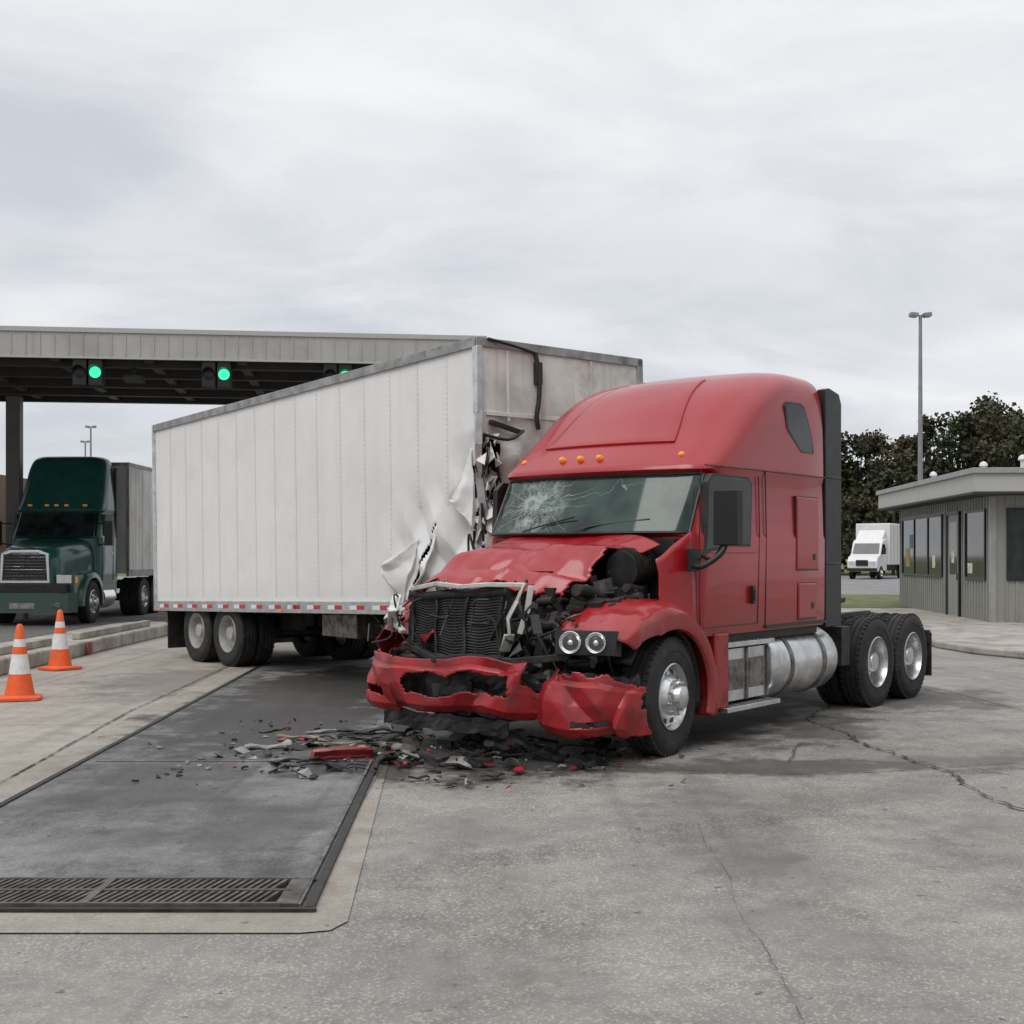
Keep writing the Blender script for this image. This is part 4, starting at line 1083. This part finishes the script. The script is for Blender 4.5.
big=[(-2.15,10.9,.36,.18,.04,.2,5),(-1.95,11.5,.45,.1,.03,-.3,6),(-.08,10.8,.32,.16,.10,.4,5),(-.42,11.1,.46,.22,.13,.7,0),(-1.4,11.8,.5,.2,.06,.2,0),(-1.0,11.9,.4,.25,.10,1.2,0),(.3,10.3,.36,.16,.10,-.5,0),(-1.05,10.95,.30,.16,.04,2,5),(-.7,9.4,.16,.07,.03,.3,0),(-.45,9.15,.12,.06,.02,1,0),(.55,9.9,.28,.13,.07,2.2,1),(-1.75,11.9,.42,.12,.03,.5,5),(-.95,10.3,.22,.11,.03,.9,5),(-.3,10.0,.3,.14,.08,.1,0),(.05,9.7,.2,.09,.04,1.3,3),(-.65,10.1,.28,.13,.07,2.6,1),
     (-1.6,11.1,.62,.09,.03,.35,6),(-1.25,11.4,.5,.10,.04,-.2,0),(-2.3,12.0,.35,.14,.02,1.1,0),(.75,10.6,.3,.15,.09,.9,0),(-.15,9.45,.18,.09,.04,.4,1),(-1.9,10.2,.2,.08,.02,.8,0)]
for (x,y,l,w,h,a,m_) in big:
    Tm=Matrix.Translation((x,y,.014))@Matrix.Rotation(a,4,'Z')
    n=7; o=[(((i/n)-.5)*l,(j-.5)*w*(.7+.3*math.sin(i*2.1+x*9)),h*(.35+.6*tri(i*.37+x*3))) for i in range(n+1) for j in (0,1)]
    vs=o+[(p[0],p[1],p[2]-.35*h) for p in o]; K=2*(n+1)
    fs=[(2*i,2*i+1,2*i+3,2*i+2) for i in range(n)]+[(K+2*i,K+2*i+2,K+2*i+3,K+2*i+1) for i in range(n)]+[(2*i,2*i+2,K+2*i+2,K+2*i) for i in range(n)]+[(2*i+1,K+2*i+1,K+2*i+3,2*i+3) for i in range(n)]+[(0,K,K+1,1),(2*n,2*n+1,K+2*n+1,K+2*n)]
    mb.add(vs,fs,m_,Tm)
mb.obj('fragments',[BLK,DARK,GRM,REDB,CWHITE,GREYP,WOOD],DB,smooth=0,bevel=0)
F=empty('red_bumper_fragment',(-1.42,10.42,.015),R(20))
mb=MB(); mb.prism([(-.26,0),(-.24,.07),(.2,.085),(.27,.05),(.25,0)],'Y',-.06,.06,0); mb.grid(lambda u,v:crump(Vector((-.25+u*.5,-.07-.04*v,.02+.05*v)),.02,9),10,3,0); mb.obj('plank',[RED],F,bevel=.008)

# ================================================================ TREES
leafm,nt,b,co=newmat('foliage')
c=nt.mix(nt.ramp(nt.noise(co,.16,3),.38,.62),(.044,.058,.022),(.100,.072,.034))
c=nt.mix(nt.ramp(nt.noise(co,.9,4),.35,.7),c,(.028,.040,.018))
nt.put(b.inputs['Base Color'],c); b.inputs['Roughness'].default_value=.8
rt=random.Random(9)
BARK=M('bark',(.06,.05,.04),.9)
def tree_into(mb,x,y,h,rad,nc,nl,ls):
    mb.tube([(x,y,0),(x+rt.uniform(-.2,.2),y,h*.3),(x+rt.uniform(-.4,.4),y,h*.75)],.016*h,6,1)
    for k in range(nc):
        zz=rt.uniform(.12,.93); rr=rad*math.sin(math.pi*min(1,(zz+.02)/1.05))**.5*rt.uniform(.1,.95); a=rt.uniform(0,6.28)
        c=Vector((x+rr*math.cos(a),y+rr*math.sin(a),h*zz))
        mb.tube([(x,y,h*max(.15,zz-.25)),tuple(c)],.003*h,4,1,1)
        cr_=rad*rt.uniform(.26,.46)*(1.15-zz*.5)
        for _ in range(nl):
            d=Vector((rt.gauss(0,1),rt.gauss(0,1),rt.gauss(0,.8))).normalized()*cr_*rt.uniform(.4,1.2)
            p=c+d; s=ls*rt.uniform(.6,1.3)
            u=Vector((rt.gauss(0,1),rt.gauss(0,1),rt.gauss(0,1))).normalized(); w=u.cross(Vector((rt.gauss(0,1),rt.gauss(0,1),rt.gauss(0,1)))).normalized()
            o=len(mb.v); mb.v+=[tuple(p-u*s),tuple(p+w*s*.7),tuple(p+u*s),tuple(p-w*s*.7)]; mb.f.append((o,o+1,o+2,o+3)); mb.m.append(0)
def raw(mb,name,mats):
    me=bpy.data.meshes.new(name); me.from_pydata(mb.v,[],mb.f)
    for m in mats: me.materials.append(m)
    me.polygons.foreach_set('material_index',mb.m)
    o=bpy.data.objects.new(name,me); scene.collection.objects.link(o)
mb=MB()
x=22
while x<66:
    h=13.0+ (2.2 if x>39 else 0.0) + (.8 if 35<x<39 else 0)+rt.uniform(-1.0,1.3)
    tree_into(mb,x,112+rt.uniform(-3,3),h,3.5+rt.uniform(-.4,.8),32,160,.22)
    x+=rt.uniform(1.7,2.2)
x=20
while x<66:
    tree_into(mb,x,106+rt.uniform(-1,1),rt.uniform(6,9.5),2.8,16,110,.22); x+=rt.uniform(2.0,3.0)
raw(mb,'distant_tree_row',[leafm,BARK])

# ================================================================ WORLD, SUN, CAMERA
w=bpy.data.worlds.new('World'); scene.world=w; w.use_nodes=True
nt=NT(w.node_tree); bg=w.node_tree.nodes['Background']
sky=nt.n('ShaderNodeTexSky',sky_type='NISHITA'); sky.sun_disc=False; sky.sun_elevation=R(55); sky.sun_rotation=R(215)
tc=nt.n('ShaderNodeTexCoord').outputs['Generated']
s=nt.sep(tc); den=nt.math('ADD',nt.math('MAXIMUM',s[2],0),.30)
cmb=nt.n('ShaderNodeCombineXYZ'); nt.put(cmb.inputs[0],nt.math('DIVIDE',s[0],den)); nt.put(cmb.inputs[1],nt.math('DIVIDE',s[1],den))
n1=nt.noise(nt.scale(cmb.outputs[0],(.8,1.1,1),(2.9,.9,0)),1.0,3,.5,.5)
n2=nt.noise(nt.scale(cmb.outputs[0],(1,1.5,1),(5,2,0)),2.2,8,.6,.4)
f=nt.math('ADD',nt.math('MULTIPLY',nt.ramp(n1,.38,.62),.6),nt.math('MULTIPLY',nt.ramp(n2,.34,.66),.4))
cl=nt.mix(f,(5.9,6.2,6.75),(9.1,9.15,9.3))
cl=nt.mix(nt.math('MULTIPLY',nt.math('SUBTRACT',1,nt.ramp(s[2],0,.14)),.4),cl,(7.6,7.8,8.1))
col=nt.mix(.95,sky.outputs[0],cl)
up=nt.math('ADD',1.0,nt.math('MULTIPLY',nt.ramp(s[2],.45,.95),.5))  # sky above the frame brightened so top surfaces stand out
back=nt.math('SUBTRACT',1.0,nt.math('MULTIPLY',nt.math('MULTIPLY',nt.ramp(s[1],-.1,.25,True),nt.ramp(s[2],.25,.75,True)),.40))  # added dimming of the unseen sky behind camera, darkens surfaces facing it
right=nt.math('SUBTRACT',1.0,nt.math('MULTIPLY',nt.math('MULTIPLY',nt.ramp(s[0],.45,.9),nt.ramp(s[2],.2,.7,True)),.20))  # unseen sky far right dimmed as well, darkens right-facing sides
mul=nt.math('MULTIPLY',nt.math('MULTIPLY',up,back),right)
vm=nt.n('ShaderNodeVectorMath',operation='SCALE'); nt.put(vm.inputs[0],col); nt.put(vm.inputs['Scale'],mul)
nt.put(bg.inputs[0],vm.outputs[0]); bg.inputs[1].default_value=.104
sl=bpy.data.lights.new('sun','SUN'); sl.energy=1.45; sl.angle=R(38); sl.color=(1,.97,.93)
so=bpy.data.objects.new('sun',sl); scene.collection.objects.link(so)
d=Vector((.40,.57,-.99)); so.rotation_euler=d.to_track_quat('-Z','Y').to_euler()
cam=bpy.data.cameras.new('camera'); co_=bpy.data.objects.new('camera',cam); scene.collection.objects.link(co_)
co_.location=(0,0,1.7); co_.rotation_euler=(R(90),0,0)
cam.sensor_width=36; cam.lens=1250/1024*36; cam.shift_y=43/1024; cam.clip_end=3000
scene.camera=co_
scene.view_settings.view_transform='Standard'; scene.view_settings.look='None'; scene.view_settings.exposure=0
